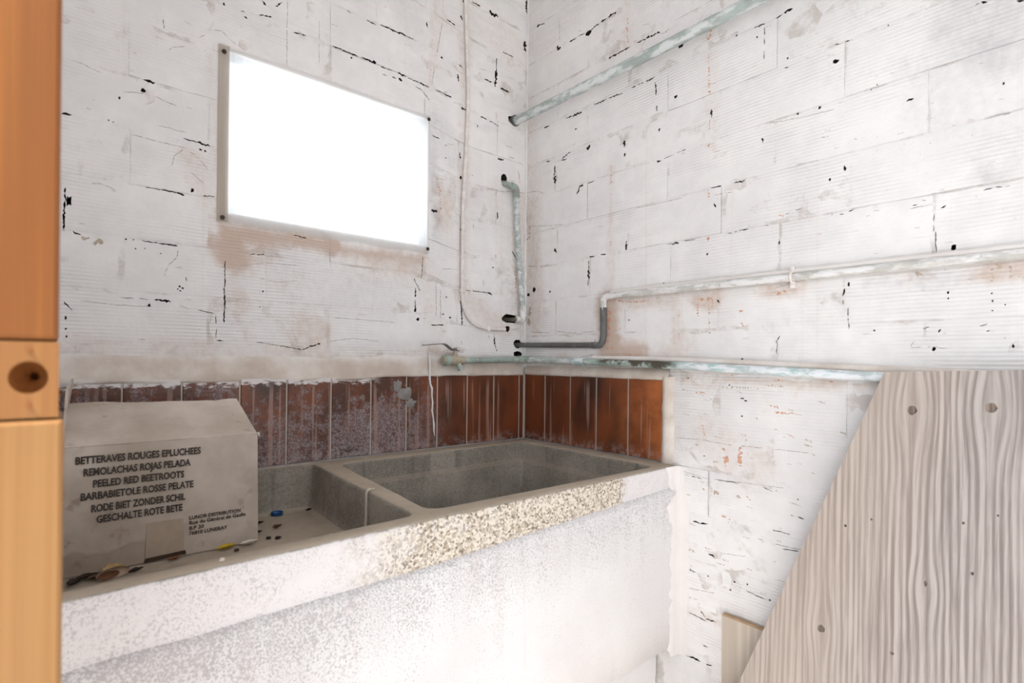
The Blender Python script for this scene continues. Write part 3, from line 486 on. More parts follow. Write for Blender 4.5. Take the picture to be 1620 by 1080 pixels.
M['twine'] = plain('pale_twine', (0.60, 0.55, 0.47), 0.85, 0.2, 200)

# ------------------------------------------------------------------ mesh helpers
class MB:
    def __init__(self):
        self.v, self.f, self.mi, self.sm = [], [], [], []

    def add(self, vs, fs, mi=0, smooth=False):
        o = len(self.v)
        self.v += [tuple(p) for p in vs]
        for f in fs:
            self.f.append(tuple(i + o for i in f)); self.mi.append(mi); self.sm.append(smooth)
        return self

    def box(self, lo, hi, mi=0, bev=0.0):
        x0, y0, z0 = lo; x1, y1, z1 = hi
        vs = [(x0, y0, z0), (x1, y0, z0), (x1, y1, z0), (x0, y1, z0), (x0, y0, z1), (x1, y0, z1), (x1, y1, z1), (x0, y1, z1)]
        fs = [(0, 3, 2, 1), (4, 5, 6, 7), (0, 1, 5, 4), (1, 2, 6, 5), (2, 3, 7, 6), (3, 0, 4, 7)]
        if bev <= 0:
            return self.add(vs, fs, mi)
        b = bmesh.new()
        bv = [b.verts.new(p) for p in vs]
        for f in fs: b.faces.new([bv[i] for i in f])
        bmesh.ops.bevel(b, geom=list(b.edges), offset=bev, segments=2, affect='EDGES', profile=0.6)
        b.verts.index_update()
        self.add([p.co[:] for p in b.verts], [[p.index for p in f.verts] for f in b.faces], mi)
        b.free()
        return self

    def tube(self, pts, r, n=12, mi=0, cap=True, wob=0.0):
        pts = [Vector(p) for p in pts]
        rs = r if isinstance(r, (list, tuple)) else [r] * len(pts)
        rings = []
        up = Vector((0.31, 0.17, 0.93))
        prev = None
        for i, p in enumerate(pts):
            t = (pts[min(i + 1, len(pts) - 1)] - pts[max(i - 1, 0)]).normalized()
            if prev is None:
                a = t.cross(up).normalized()
            else:
                a = (prev - t * prev.dot(t)).normalized()
            prev = a
            b = t.cross(a)
            ring = []
            for j in range(n):
                an = 2 * math.pi * j / n
                rr = rs[i] * (1 + wob * mnoise.noise(p * 60 + Vector((j, 0, 0))))
                ring.append(p + (a * math.cos(an) + b * math.sin(an)) * rr)
            rings.append(ring)
        vs = [q for ring in rings for q in ring]
        fs = []
        for i in range(len(pts) - 1):
            for j in range(n):
                j2 = (j + 1) % n
                fs.append((i * n + j, i * n + j2, (i + 1) * n + j2, (i + 1) * n + j))
        self.add(vs, fs, mi, True)
        if cap:
            self.add(rings[0], [tuple(range(n))[::-1]], mi)
            self.add(rings[-1], [tuple(range(n))], mi)
        return self

    def prism(self, poly, axis, a, b, mi=0):
        """poly: 2D outline in the two other axes; a, b: extent along axis (0 x, 1 y, 2 z)"""
        n = len(poly)
        def P(q, t):
            return {0: (t, q[0], q[1]), 1: (q[0], t, q[1]), 2: (q[0], q[1], t)}[axis]
        vs = [P(q, a) for q in poly] + [P(q, b) for q in poly]
        fs = [tuple(range(n))[::-1], tuple(range(n, 2 * n))]
        fs += [(i, (i + 1) % n, n + (i + 1) % n, n + i) for i in range(n)]
        return self.add(vs, fs, mi)

    def build(self, name, mats, parent=None, fix=True):
        me = bpy.data.meshes.new(name)
        me.from_pydata(self.v, [], self.f)
        for m in (mats if isinstance(mats, (list, tuple)) else [mats]):
            me.materials.append(m)
        me.polygons.foreach_set('material_index', self.mi)
        me.polygons.foreach_set('use_smooth', self.sm)
        if fix:
            b = bmesh.new(); b.from_mesh(me)
            bmesh.ops.recalc_face_normals(b, faces=b.faces)
            b.to_mesh(me); b.free()
        me.update()
        o = bpy.data.objects.new(name, me)
        COL.objects.link(o)
        if parent is not None:
            o.parent = parent
            o.matrix_parent_inverse = parent.matrix_world.inverted() if False else Matrix.Translation(-Vector(parent.location))
        return o


def tag(o, label=None, cat=None, group=None, kind=None):
    if label: o['label'] = label
    if cat: o['category'] = cat
    if group: o['group'] = group
    if kind: o['kind'] = kind
    return o


def empty(name, loc, label=None, cat=None, group=None, kind=None):
    o = bpy.data.objects.new(name, None)
    COL.objects.link(o)
    o.empty_display_size = 0.05
    o.location = loc
    return tag(o, label, cat, group, kind)


def fillet(pts, r, n=7):
    """round the bends of a polyline"""
    pts = [Vector(p) for p in pts]
    out = [pts[0]]
    for i in range(1, len(pts) - 1):
        p, a, b = pts[i], pts[i - 1], pts[i + 1]
        da, db = (a - p), (b - p)
        rr = min(r, da.length * 0.48, db.length * 0.48)
        s, e = p + da.normalized() * rr, p + db.normalized() * rr
        for j in range(n + 1):
            t = j / n
            out.append(s * (1 - t) ** 2 + p * 2 * t * (1 - t) + e * t * t)
    out.append(pts[-1])
    return out


def dense(pts, step=0.03):
    pts = [Vector(p) for p in pts]
    out = [pts[0]]
    for a, b in zip(pts, pts[1:]):
        n = max(1, int((b - a).length / step))
        out += [a.lerp(b, (i + 1) / n) for i in range(n)]
    return out


def inside(p, poly):
    x, y = p; c = False
    j = len(poly) - 1
    for i in range(len(poly)):
        xi, yi = poly[i]; xj, yj = poly[j]
        if (yi > y) != (yj > y) and x < (xj - xi) * (y - yi) / (yj - yi) + xi:
            c = not c
        j = i
    return c


def bbox(poly):
    xs = [p[0] for p in poly]; ys = [p[1] for p in poly]
    return min(xs), max(xs), min(ys), max(ys)


def sheet_cut(outline, inner, polys, place, mats, depth, out_fn, name, parent, stain=None, skirt=True, joint=None):
    """A face in a wall plane, triangulated with holes. polys: (outline, kind): kind -1 cuts a hole, else a material index.
    place(u, z, out) -> 3D point. Returns the object or None."""
    bx = bbox(outline)
    near, boxes = [], []
    for pl, kd in polys:
        b = bbox(pl)
        if b[0] < bx[1] and b[1] > bx[0] and b[2] < bx[3] and b[3] > bx[2]:
            near.append((pl, kd)); boxes.append(b)
    co, ed = [], []
    def loop(pl):
        o = len(co)
        co.extend(Vector(p) for p in pl)
        ed.extend((o + i, o + (i + 1) % len(pl)) for i in range(len(pl)))
    loop(outline)
    for pl, kd in near: loop(pl)
    co.extend(Vector(p) for p in inner)
    v2, e2, f2 = delaunay_2d_cdt(co, ed, [], 0, 1e-6)[:3]
    keep, mats_i = [], []
    for f in f2:
        c = (sum(v2[i][0] for i in f) / 3, sum(v2[i][1] for i in f) / 3)
        if not inside(c, outline): continue
        mi, cut = 0, False
        for (pl, kd), b in zip(near, boxes):
            if b[0] <= c[0] <= b[1] and b[2] <= c[1] <= b[3] and inside(c, pl):
                if kd < 0: cut = True; break
                mi = kd
        if cut: continue
        keep.append(tuple(f)); mats_i.append(mi)
    if not keep: return None
    used = sorted({i for f in keep for i in f})
    idx = {g: j for j, g in enumerate(used)}
    vs = [place(v2[i][0], v2[i][1], out_fn(v2[i][0], v2[i][1])) for i in used]
    mb = MB()
    n0 = (Vector(vs[idx[keep[0][1]]]) - Vector(vs[idx[keep[0][0]]])).cross(Vector(vs[idx[keep[0][2]]]) - Vector(vs[idx[keep[0][0]]]))
    want = Vector(place(0, 0, 1)) - Vector(place(0, 0, 0))
    flip = n0.dot(want) < 0
    fs = [tuple(idx[i] for i in (f[::-1] if flip else f)) for f in keep]
    mb.add(vs, [], 0)
    for f, mi in zip(fs, mats_i):
        mb.f.append(f); mb.mi.append(mi); mb.sm.append(True)
    if skirt:
        cnt = {}
        for f in fs:
            for a, b in zip(f, f[1:] + f[:1]):
                cnt[(a, b)] = 1
        for (a, b) in list(cnt):
            if (b, a) in cnt: continue
            pa, pb = v2[used[a]], v2[used[b]]
            qa, qb = place(pa[0], pa[1], -depth), place(pb[0], pb[1], -depth)
            mb.add([vs[a], vs[b], qb, qa], [(0, 3, 2, 1)], 1)
    o = mb.build(name, mats, parent, fix=False)
    if stain is not None:
        at = o.data.color_attributes.new('stain', 'FLOAT_COLOR', 'POINT')
        nm = len(mb.v)
        buf = [0.0] * (nm * 4)
        for j, i in enumerate(used):
            a, g = stain(v2[i][0], v2[i][1])
            buf[j * 4:j * 4 + 4] = [a, g, joint(v2[i][0], v2[i][1]) if joint else 1.0, 1.0]
        at.data.foreach_set('color', buf)
    return o


def streak_poly(x0, z0, x1, z1, w, r, jag=0.85):
    L = math.hypot(x1 - x0, z1 - z0)
    n = max(2, min(22, int(L / 0.0035)))
    dx, dz = (x1 - x0) / max(L, 1e-6), (z1 - z0) / max(L, 1e-6)
    up, dn = [], []
    for i in range(n + 1):
        t = i / n
        e = 0.28 if i in (0, n) else 1.0
        a = w * e * (1 + r.uniform(-jag, jag)); b = w * e * (1 + r.uniform(-jag, jag))
        o_ = r.uniform(-1, 1) * (w * 0.5 + 0.0003)
        cx, cz = x0 + dx * L * t - dz * o_, z0 + dz * L * t + dx * o_
        up.append((cx - dz * a, cz + dx * a)); dn.append((cx + dz * b, cz - dx * b))
    return up + dn[::-1]


def blob_poly(x, z, rx, rz, r, n=11, jag=0.42):
    return [(x + rx * math.cos(2 * math.pi * i / n) * (1 + r.uniform(-jag, jag)), z + rz * math.sin(2 * math.pi * i / n) * (1 + r.uniform(-jag, jag))) for i in range(n)]


def features(cracks, holes, raw, tan, hair, seed):
    r = random.Random(seed)
    P = []
    q = 1e-4
    for lst, kd in ((raw, 2), (tan, 3)):
        for a in lst:
            x0, z0, x1, z1, w = [v * q for v in a]
            w = max(w, 0.0007)
            L = math.hypot(x1 - x0, z1 - z0)
            nb = max(2, min(16, int(L / (w * 0.9) * 0.9)))
            for i in range(nb):           # flaked in fragments along the trace
                t = (i + r.random()) / nb
                f = w * r.uniform(0.25, 0.95)
                P.append((blob_poly(x0 + (x1 - x0) * t + r.uniform(-.6, .6) * w, z0 + (z1 - z0) * t + r.uniform(-.6, .6) * w, f * r.uniform(.7, 1.3), f * r.uniform(.6, 1.3), r, 10, 0.55), kd))
    for a in hair: P.append((streak_poly(a[0] * q, a[1] * q, a[2] * q, a[3] * q, max(a[4] * q * 0.9, 0.0006), r, 0.9), 4))
    for a in cracks: P.append((streak_poly(a[0] * q, a[1] * q, a[2] * q, a[3] * q, max(a[4] * q * 0.8, 0.0005), r), -1))
    for a in holes: P.append((blob_poly(a[0] * q, a[1] * q, max(a[2] * q, 0.0007), max(a[3] * q, 0.0007), r, 12 if a[2] > 60 else 8, 0.16 if a[2] > 60 else 0.42), -1))
    return P


def stain_fn(st, gr):
    q = 1e-4
    L = [[(a[0] * q, a[1] * q, a[2] * q, a[3] * q, a[4] * q, a[5] * 0.01) for a in s] for s in (st, gr)]
    def f(u, z):
        out = []
        for lst in L:
            m = 0.0
            for x0, z0, x1, z1, r, s in lst:
                dx, dz = x1 - x0, z1 - z0
                l2 = dx * dx + dz * dz
                t = 0 if l2 < 1e-9 else max(0, min(1, ((u - x0) * dx + (z - z0) * dz) / l2))
                d = math.hypot(u - x0 - dx * t, z - z0 - dz * t)
                if d < r * 2.0:
                    m = max(m, s * min(1.0, max(0.0, (2.0 - d / r))) )
            out.append(m)
        return out
    return f


WALLM = [M['wash'], M['cavity'], M['raw'], M['tan'], M['hairline']]
PLACE_A = lambda u, z, o: (u, -o, z)
PLACE_B = lambda u, z, o: (-o, u, z)


def brick(u0, u1, z0, z1, polys, place, parent, stain, r, warp):
    g = 0.0004
    w0 = r.uniform(-0.001, 0.001)
    prop = r.uniform(-0.0007, 0.0010)
    tilt = r.uniform(-0.004, 0.004)
    def edge(a, b, n):
        return [(a[0] + (b[0] - a[0]) * i / n, a[1] + (b[1] - a[1]) * i / n) for i in range(n)]
    A_, B_, C_, D_ = (u0 + g, z0 + g), (u1 - g, z0 + g), (u1 - g, z1 - g), (u0 + g, z1 - g)
    nu = max(2, int((u1 - u0) / 0.022)); nz = 4
    ol = edge(A_, B_, nu) + edge(B_, C_, nz) + edge(C_, D_, nu) + edge(D_, A_, nz)
    cx, cz = (u0 + u1) / 2, (z0 + z1) / 2
    fin = []
    for (a, b) in ol:
        s = r.uniform(0, 0.0012)
        a += s if a < cx else -s; b += s if b < cz else -s
        fin.append((a, b))
    inn = []
    h1 = max(2, int((u1 - u0) / 0.024))
    for i in range(h1):
        for j in range(4):
            inn.append((u0 + (u1 - u0) * (i + 0.5 + r.uniform(-.2, .2)) / h1, z0 + (z1 - z0) * (0.10 + 0.8 * (j + r.uniform(-.1, .1)) / 3)))
    W = lambda p: (p[0], p[1] + warp(p[0]))
    fin = [W(p) for p in fin]; inn = [W(p) for p in inn]
    def out(u, z):
        zz = z - warp(u)
        d = min(u - u0, u1 - u, zz - z0, z1 - zz)
        e = -0.0009 * (1 - min(1.0, max(0.0, d) / 0.007))
        return prop + tilt * (u - cx) * 0.3 + e + 0.0011 * mnoise.noise(Vector((u * 22, z * 30, 3.1)))
    def jn(u, z):
        zz = z - warp(u)
        return 1.0 - min(1.0, max(0.0, min(u - u0, u1 - u, zz - z0, z1 - zz)) / 0.010)
    return sheet_cut(fin, inn, polys, place, WALLM, 0.036, out, 'brick', parent, stain, True, jn)


# ------------------------------------------------------------------ setting: the two whitewashed brick walls
WIN = (-0.8735, -0.3755, 1.437, 1.786)     # clear opening of the window
wb = MB()
WO = (WIN[0] - 0.05, WIN[1] + 0.05, WIN[2] - 0.05, WIN[3] + 0.05)       # the opening is wider behind the brick face
for lo, hi in (((-1.30, 0.04, 0.0), (WO[0], 0.085, 2.5)), ((WO[1], 0.04, 0.0), (0.2, 0.085, 2.5)), ((WO[0], 0.04, 0.0), (WO[1], 0.085, WO[2])), ((WO[0], 0.04, WO[3]), (WO[1], 0.085, 2.5))):
    wb.box(lo, hi, 0)
wall_back = tag(wb.build('wall_back', M['cavity']), 'whitewashed hollow-brick wall with the bright window over the sink', kind='structure')
wall_right = tag(MB().box((0.04, -2.4, 0.0), (0.2, 0.04, 2.5)).build('wall_right', M['cavity']), 'whitewashed hollow-brick wall with pipes running along it', kind='structure')

polyA = features(A_CRACKS, A_HOLES, A_RAW, A_TAN, A_HAIR, 3)
polyB = features(B_CRACKS, B_HOLES, B_RAW, B_TAN, B_HAIR, 4)
winpoly = [(WIN[0], WIN[2]), (WIN[1], WIN[2]), (WIN[1], WIN[3]), (WIN[0], WIN[3])]
polyA.append((winpoly, -1))
stA = stain_fn(A_STAIN, A_GREY)
stB = stain_fn(B_STAIN, B_GREY)


def warpA(u):
    t = max(0.0, min(1.0, (-0.20 - u) / 0.22))
    return 0.030 * t * t * (3 - 2 * t)
flat = lambda u: 0.0

mortar_out = lambda u, z: -0.0007 + 0.0008 * mnoise.noise(Vector((u * 30, z * 30, 9)))
def mortar(outline, polys, place, parent, stain, step=0.05):
    b = bbox(outline)
    inn = []
    nu, nz = int((b[1] - b[0]) / step), int((b[3] - b[2]) / step)
    for i in range(1, nu):
        for j in range(1, nz):
            inn.append((b[0] + step * i + rnd.uniform(-.01, .01), b[2] + step * j + rnd.uniform(-.01, .01)))
    return sheet_cut(outline, inn, [p for p in polys if p[1] < 0], place, WALLM, 0.036, mortar_out, 'mortar', parent, stain)

mortar([(-1.25, 0.001), (-0.0005, 0.001), (-0.0005, 2.44), (-1.25, 2.44)], polyA, PLACE_A, wall_back, stA)
mortar([(-1.85, 0.001), (0.003, 0.001), (0.003, 2.44), (-1.85, 2.44)], polyB, PLACE_B, wall_right, stB)

rA = random.Random(21)
rowH = 0.1065
for kk in range(-1, 12):
    z0 = 1.219 + rowH * kk
    off = -0.122 if (kk % 2 == 1) == (kk < 6) else -0.262
    js = [0.0, off + rA.uniform(-.008, .008)]
    while js[-1] > -1.2: js.append(js[-1] - 0.262 + rA.uniform(-.005, .005))
    for a, b in zip(js, js[1:]):
        if a - b < 0.03: continue
        z1 = min(z0 + rowH, 2.41)
        brick(b, a - (0.004 if a == 0.0 else 0), max(z0, 1.1125), z1, polyA, PLACE_A, wall_back, stA, rA, warpA)
rB = random.Random(22)
rowB = 0.1093
for kk in range(-12, 9):
    z0 = 1.416 + rowB * kk
    off = -0.137 if kk % 2 == 0 else -0.268
    js = [0.0, off + rB.uniform(-.008, .008)]
    while js[-1] > -1.70: js.append(js[-1] - 0.2625 + rB.uniform(-.005, .005))
    for a, b in zip(js, js[1:]):
        if z0 < 1.05:
            if b > -0.53: continue           # behind the sink and its tiles
            a = min(a, -0.53)
        if a - b < 0.03: continue
        brick(b, a, z0 if kk > -12 else max(z0, 0.0), z0 + rowB, polyB, PLACE_B, wall_right, stB, rB, flat)

# the rest of the room, mostly behind the camera: left wall, front wall with a bay opened to light the back wall, floor, ceiling
DOOR = (-1.74, -0.83, 2.06)        # y0, y1, head of the doorway in the left wall, in which the camera stands
wl = MB()
wl.box((-1.30, DOOR[1], 0.0), (-1.200, 0.04, 2.5)); wl.box((-1.30, -1.95, 0.0), (-1.200, DOOR[0], 2.5)); wl.box((-1.30, DOOR[0], DOOR[2]), (-1.200, DOOR[1], 2.5))
tag(wl.build('wall_left', M['wash_plain']), 'whitewashed wall around the open doorway', kind='structure')
tag(MB().box((-1.30, -1.95, 0.0), (-0.82, -1.80, 2.5)).box((-0.28, -1.95, 0.0), (0.04, -1.80, 2.5)).build('wall_front', M['wash_plain']), 'whitewashed end wall with an unseen open bay added to light the back wall', kind='structure')
tag(MB().box((-1.30, -1.95, 2.44), (0.2, 0.2, 2.56)).build('ceiling', M['wash_plain']), 'plain pale ceiling', kind='structure')
tag(MB().box((-1.30, -1.95, -0.1), (0.2, 0.2, 0.0)).build('floor', M['floor']), 'pale concrete floor', kind='structure')
tag(MB().box((-12, -8, -0.2), (-1.30, 8, -0.02)).box((-1.30, -8, -0.2), (8, -1.95, -0.02)).build('ground', M['yard']), 'pale concrete yard outside the doorway', kind='structure')

# window: milky plastic sheet screwed over the opening
wi = empty('window_1', (-0.63, 0.0, 1.42), 'overexposed white window of milky plastic sheet screwed to the wall', None, None, 'structure')
sx0, sx1, sz0, sz1 = -0.897, -0.3655, 1.4135, 1.798
mb = MB()
nfl = 66
top = []
for i in range(nfl + 1):
    u = sx0 + (sx1 - sx0) * i / nfl
    top.append((u, sz1 + 0.0012 * math.sin(i * 0.9) + (0.003 if 20 < i < 40 else 0)))
bot = [(u, sz0 + (0.0012 if i % 2 else -0.0008) + 0.002 * math.sin(i * 0.35)) for i, (u, _) in enumerate(top)]
def ysheet(i): return -0.0045 - (0.0004 if i % 2 else 0.0)
vs, fs = [], []
rowz = (0, 0.05, 0.5, 0.95, 1)
for i in range(nfl + 1):
    for t in rowz:
        vs.append((top[i][0], ysheet(i), bot[i][1] + (top[i][1] - bot[i][1]) * t))
nr = len(rowz)
for i in range(nfl):
    for j in range(nr - 1):
        fs.append((i * nr + j, (i + 1) * nr + j, (i + 1) * nr + j + 1, i * nr + j + 1))
mb.add(vs, fs)
mb.build('pane', M['sheet'], wi)
for (u, z) in ((-0.886, 1.783), (-0.886, 1.4235), (-0.371, 1.789), (-0.3705, 1.428)):
    m2 = MB()
    n = 10
    prof = ((0.0050, -0.0062), (0.0046, -0.0085), (0.0022, -0.0098), (0.0, -0.0100))
    vs = [(u + pr * math.cos(2 * math.pi * j / n), py, z + pr * math.sin(2 * math.pi * j / n)) for pr, py in prof for j in range(n)]
    fs = [(a * n + j, a * n + (j + 1) % n, (a + 1) * n + (j + 1) % n, (a + 1) * n + j) for a in range(3) for j in range(n)]
    m2.add(vs, fs, 0, True)
    m2.tube([(u, -0.007, z), (u, 0.02, z)], 0.0016, 6)
    m2.build('screw', M['rust_screw'], wi)
# ------------------------------------------------------------------ backsplash tiles, grout, cream plaster band
def tile(u0, u1, z0, z1, place, parent, r):
    mb = MB()
    b = 0.0015; t = 0.0075 + r.uniform(-0.0006, 0.0006)
    z1 += r.uniform(-.0008, .0008)
    def ring(d, o): return [place(u0 + d, z0 + d, o), place(u1 - d, z0 + d, o), place(u1 - d, z1 - d, o), place(u0 + d, z1 - d, o)]
    vs = ring(0, -0.001) + ring(0, t - b) + ring(b, t)
    fs = [(i, (i + 1) % 4, 4 + (i + 1) % 4, 4 + i) for i in range(4)] + [(4 + i, 4 + (i + 1) % 4, 8 + (i + 1) % 4, 8 + i) for i in range(4)] + [(8, 9, 10, 11)]
    mb.add(vs, fs)
    return mb.build('tile', M['tile'], parent)
rt = random.Random(5)
gw = 0.0017
JA = [-1.198, -1.165, -1.060, -0.959, -0.8475, -0.7468, -0.641, -0.5354, -0.432, -0.3333, -0.230, -0.130, -0.0275, -0.0085]
for a, b in zip(JA, JA[1:]):
    tile(a + gw, b - gw, 0.8725, 1.0735, PLACE_A, wall_back, rt)
JB = [-0.010, -0.1034, -0.2115, -0.3107, -0.4205, -0.5265]
for a, b in zip(JB, JB[1:]):
    tile(b + gw, a - gw, 0.8725, 1.0745, PLACE_B, wall_right, rt)
MB().box((-1.199, -0.0052, 0.8722), (-0.002, 0.001, 1.078)).build('grout', M['grout'], wall_back)
MB().box((-0.0052, -0.527, 0.8722), (0.001, -0.006, 1.078)).build('grout', M['grout'], wall_right)

def strip(path, prof, place, name, mat, parent, jag=0.0015, freq=40):
    """path: list of (u, z) along a wall, prof: (offset across, out) pairs; across is z for level strips"""
    vs, fs = [], []
    n = len(prof)
    for i, (u, z, ax) in enumerate(path):
        for j, (d, o) in enumerate(prof):
            jz = jag * mnoise.noise(Vector((u * freq, z * freq, j * 1.7)))
            jo = 0.35 * jag * mnoise.noise(Vector((u * freq * .7, z * freq * .7, 5 + j)))
            if ax: vs.append(place(u + d + jz, z, o + jo if o > 0 else o))
            else: vs.append(place(u, z + d + jz, o + jo if o > 0 else o))
    for i in range(len(path) - 1):
        for j in range(n - 1):
            fs.append((i * n + j, (i + 1) * n + j, (i + 1) * n + j + 1, i * n + j + 1))
    mb = MB().add(vs, fs, 0, True)
    return mb.build(name, mat, parent)
prof = ((0.004, -0.001), (0.0, 0.006), (0.001, 0.0078), (0.006, 0.0080), (0.020, 0.0055), (0.038, 0.0028), (0.052, 0.0010), (0.060, -0.002))
edge_z = lambda u: 1.0735 - 0.0075 * max(0, min(1, (-0.50 - u) / 0.06))
strip([(-1.197 + 0.015 * i, edge_z(-1.197 + 0.015 * i), 0) for i in range(80)] , prof, PLACE_A, 'plaster_band', M['cream'], wall_back, 0.004, 26)
profB = ((0.004, -0.001), (0.0, 0.006), (0.002, 0.009), (0.010, 0.010), (0.022, 0.006), (0.032, -0.002))
strip([(-0.545 + 0.014 * i, 1.0745, 0) for i in range(39)], profB, PLACE_B, 'plaster_band', M['cream'], wall_right, 0.003, 26)
profV = ((0.0035, -0.001), (0.0, 0.006), (-0.003, 0.010), (-0.013, 0.0105), (-0.023, 0.005), (-0.031, -0.002))
strip([(-0.5255, 0.868 + 0.012 * i, 1) for i in range(19)], profV, PLACE_B, 'plaster_band', M['cream'], wall_right, 0.005, 30)
# lime drip and knob of mortar on the tiles
dr = [(-0.365, 1.135), (-0.3625, 1.10), (-0.361, 1.068), (-0.359, 1.052), (-0.354, 1.040), (-0.3535, 1.020), (-0.351, 0.998), (-0.352, 0.978), (-0.348, 0.955), (-0.346, 0.936), (-0.3455, 0.920), (-0.343, 0.905)]
MB().tube([(u, -(0.0085 if z < 1.07 else 0.011), z) for u, z in dr], [0.002, 0.0026, 0.003, 0.0026, 0.0033, 0.0026, 0.0028, 0.003, 0.0022, 0.0026, 0.0018, 0.0008], 8, 0, True, 0.5).build('lime_drip', M['wash_plain'], wall_back)
def lump(cx, cz, rx, rz, h, place, name, mat, parent, base=0.007, seed=0):
    vs, fs = [], []
    na, nr_ = 18, 6
    for i in range(nr_ + 1):
        t = i / nr_
        for j in range(na):
            an = 2 * math.pi * j / na
            k_ = t * (1 + 0.60 * mnoise.noise(Vector((math.cos(an) * 1.6, math.sin(an) * 1.6, seed))))
            o = base + h * (1 - t ** 2) * (1 + 0.4 * mnoise.noise(Vector((math.cos(an) * t * 3, math.sin(an) * t * 3, seed + 4)))) - 0.0015 * t
            vs.append(place(cx + rx * k_ * math.cos(an), cz + rz * k_ * math.sin(an), o))
    for i in range(nr_):
        for j in range(na):
            fs.append((i * na + j, i * na + (j + 1) % na, (i + 1) * na + (j + 1) % na, (i + 1) * na + j))
    MB().add(vs, fs, 0, True).build(name, mat, parent)
M['limescale'] = plain('limescale_mortar', (0.27, 0.25, 0.235), 0.9, 0.3, 60, 0.0, 0.6)
lump(-0.437, 1.026, 0.026, 0.020, 0.006, PLACE_A, 'mortar_lump', M['limescale'], wall_back, seed=1)
lump(-0.417, 1.000, 0.016, 0.013, 0.004, PLACE_A, 'mortar_lump', M['limescale'], wall_back, seed=2)
lump(-0.460, 1.050, 0.018, 0.022, 0.003, PLACE_A, 'mortar_lump', M['limescale'], wall_back, seed=3)

# ------------------------------------------------------------------ concrete sink with two basins
SINK = empty('concrete_sink', (-0.8, -0.3, 0.44), 'long worn concrete sink with shallow and deep basins against the tiles', 'sink')
RIM = 0.870
yfront = lambda x: -0.5635 - 0.0226 * (-x)
def seg(pts, step=0.02):
    out = []
    for a, b in zip(pts, pts[1:] + pts[:1]):
        L = math.hypot(b[0] - a[0], b[1] - a[1]); n = max(1, int(L / step))
        out += [(a[0] + (b[0] - a[0]) * i / n, a[1] + (b[1] - a[1]) * i / n) for i in range(n)]
    return out
def round_poly(pts, r, n=5):
    out = []
    m = len(pts)
    for i in range(m):
        p, a, b = Vector(pts[i]), Vector(pts[i - 1]), Vector(pts[(i + 1) % m])
        s, e = p + (a - p).normalized() * r, p + (b - p).normalized() * r
        for j in range(n + 1):
            t = j / n
            q = s * (1 - t) ** 2 + p * 2 * t * (1 - t) + e * t * t
            out.append((q.x, q.y))
    return out
def inset(pl, d):
    m = len(pl); out = []
    for i in range(m):
        a, b = Vector(pl[i - 1]), Vector(pl[(i + 1) % m])
        t = (b - a).normalized()
        out.append((pl[i][0] - t.y * d, pl[i][1] + t.x * d))
    return out
outer = seg([(-1.197, yfront(-1.197)), (-0.002, yfront(0)), (-0.002, -0.0018), (-1.197, -0.0018)], 0.025)
left_b = seg(round_poly([(-1.187, -0.562), (-0.716, -0.541), (-0.690, -0.016), (-1.187, -0.016)], 0.022), 0.03)
right_b = seg(round_poly([(-0.680, -0.532), (-0.060, -0.538), (-0.060, -0.060), (-0.640, -0.066)], 0.030), 0.03)
bm_ = MB()
def rings(pl, levels, fill, mi=0):
    """loft a closed outline down through (inset, z) levels; returns the top ring's outline"""
    n = len(pl); base = len(bm_.v)
    vs = []
    for li, (d, z) in enumerate(levels):
        for (x, y) in inset(pl, d):
            w = 0.0012 * mnoise.noise(Vector((x * 25, y * 25, z * 12)))
            vs.append((x + w, y + w * 0.6, z + (w * 0.7 if li else 0)))
    fs = [(a * n + i, a * n + (i + 1) % n, (a + 1) * n + (i + 1) % n, (a + 1) * n + i) for a in range(len(levels) - 1) for i in range(n)]
    bm_.add(vs, fs, mi, True)
    if fill: bm_.add(vs[-n:], [tuple(range(n))], mi)
    return [(p[0], p[1]) for p in vs[:n]]
t_l = rings(left_b, [(-0.007, RIM), (-0.002, RIM - 0.002), (0.0, RIM - 0.008), (0.002, 0.83), (0.004, 0.785), (0.010, 0.772), (0.022, 0.766)], True)
t_r = rings(right_b, [(-0.007, RIM), (-0.002, RIM - 0.002), (0.0, RIM - 0.008), (0.001, 0.822), (0.011, 0.811), (0.016, 0.70), (0.026, 0.52), (0.045, 0.50)], True)
t_o = rings(outer, [(0.008, RIM), (0.002, RIM - 0.0025), (0.0, RIM - 0.009), (-0.001, 0.80), (0.0, 0.60), (0.0, 0.442)], True)
co, ed = [], []
for lp in (t_o, t_l, t_r):
    o0 = len(co); co += [Vector(p) for p in lp]; ed += [(o0 + i, o0 + (i + 1) % len(lp)) for i in range(len(lp))]
v2, e2, f2 = delaunay_2d_cdt(co, ed, [], 0, 1e-7)[:3]
kp = []
for f in f2:
    c_ = (sum(v2[i][0] for i in f) / 3, sum(v2[i][1] for i in f) / 3)
    if inside(c_, t_o) and not inside(c_, t_l) and not inside(c_, t_r): kp.append(tuple(f))
bm_.add([(p[0], p[1], RIM) for p in v2], kp, 0, True)
basin = bm_.build('basin', M['rim'], SINK)
_b = bmesh.new(); _b.from_mesh(basin.data); bmesh.ops.remove_doubles(_b, verts=_b.verts, dist=2e-5); bmesh.ops.recalc_face_normals(_b, faces=_b.faces); _b.to_mesh(basin.data); _b.free()
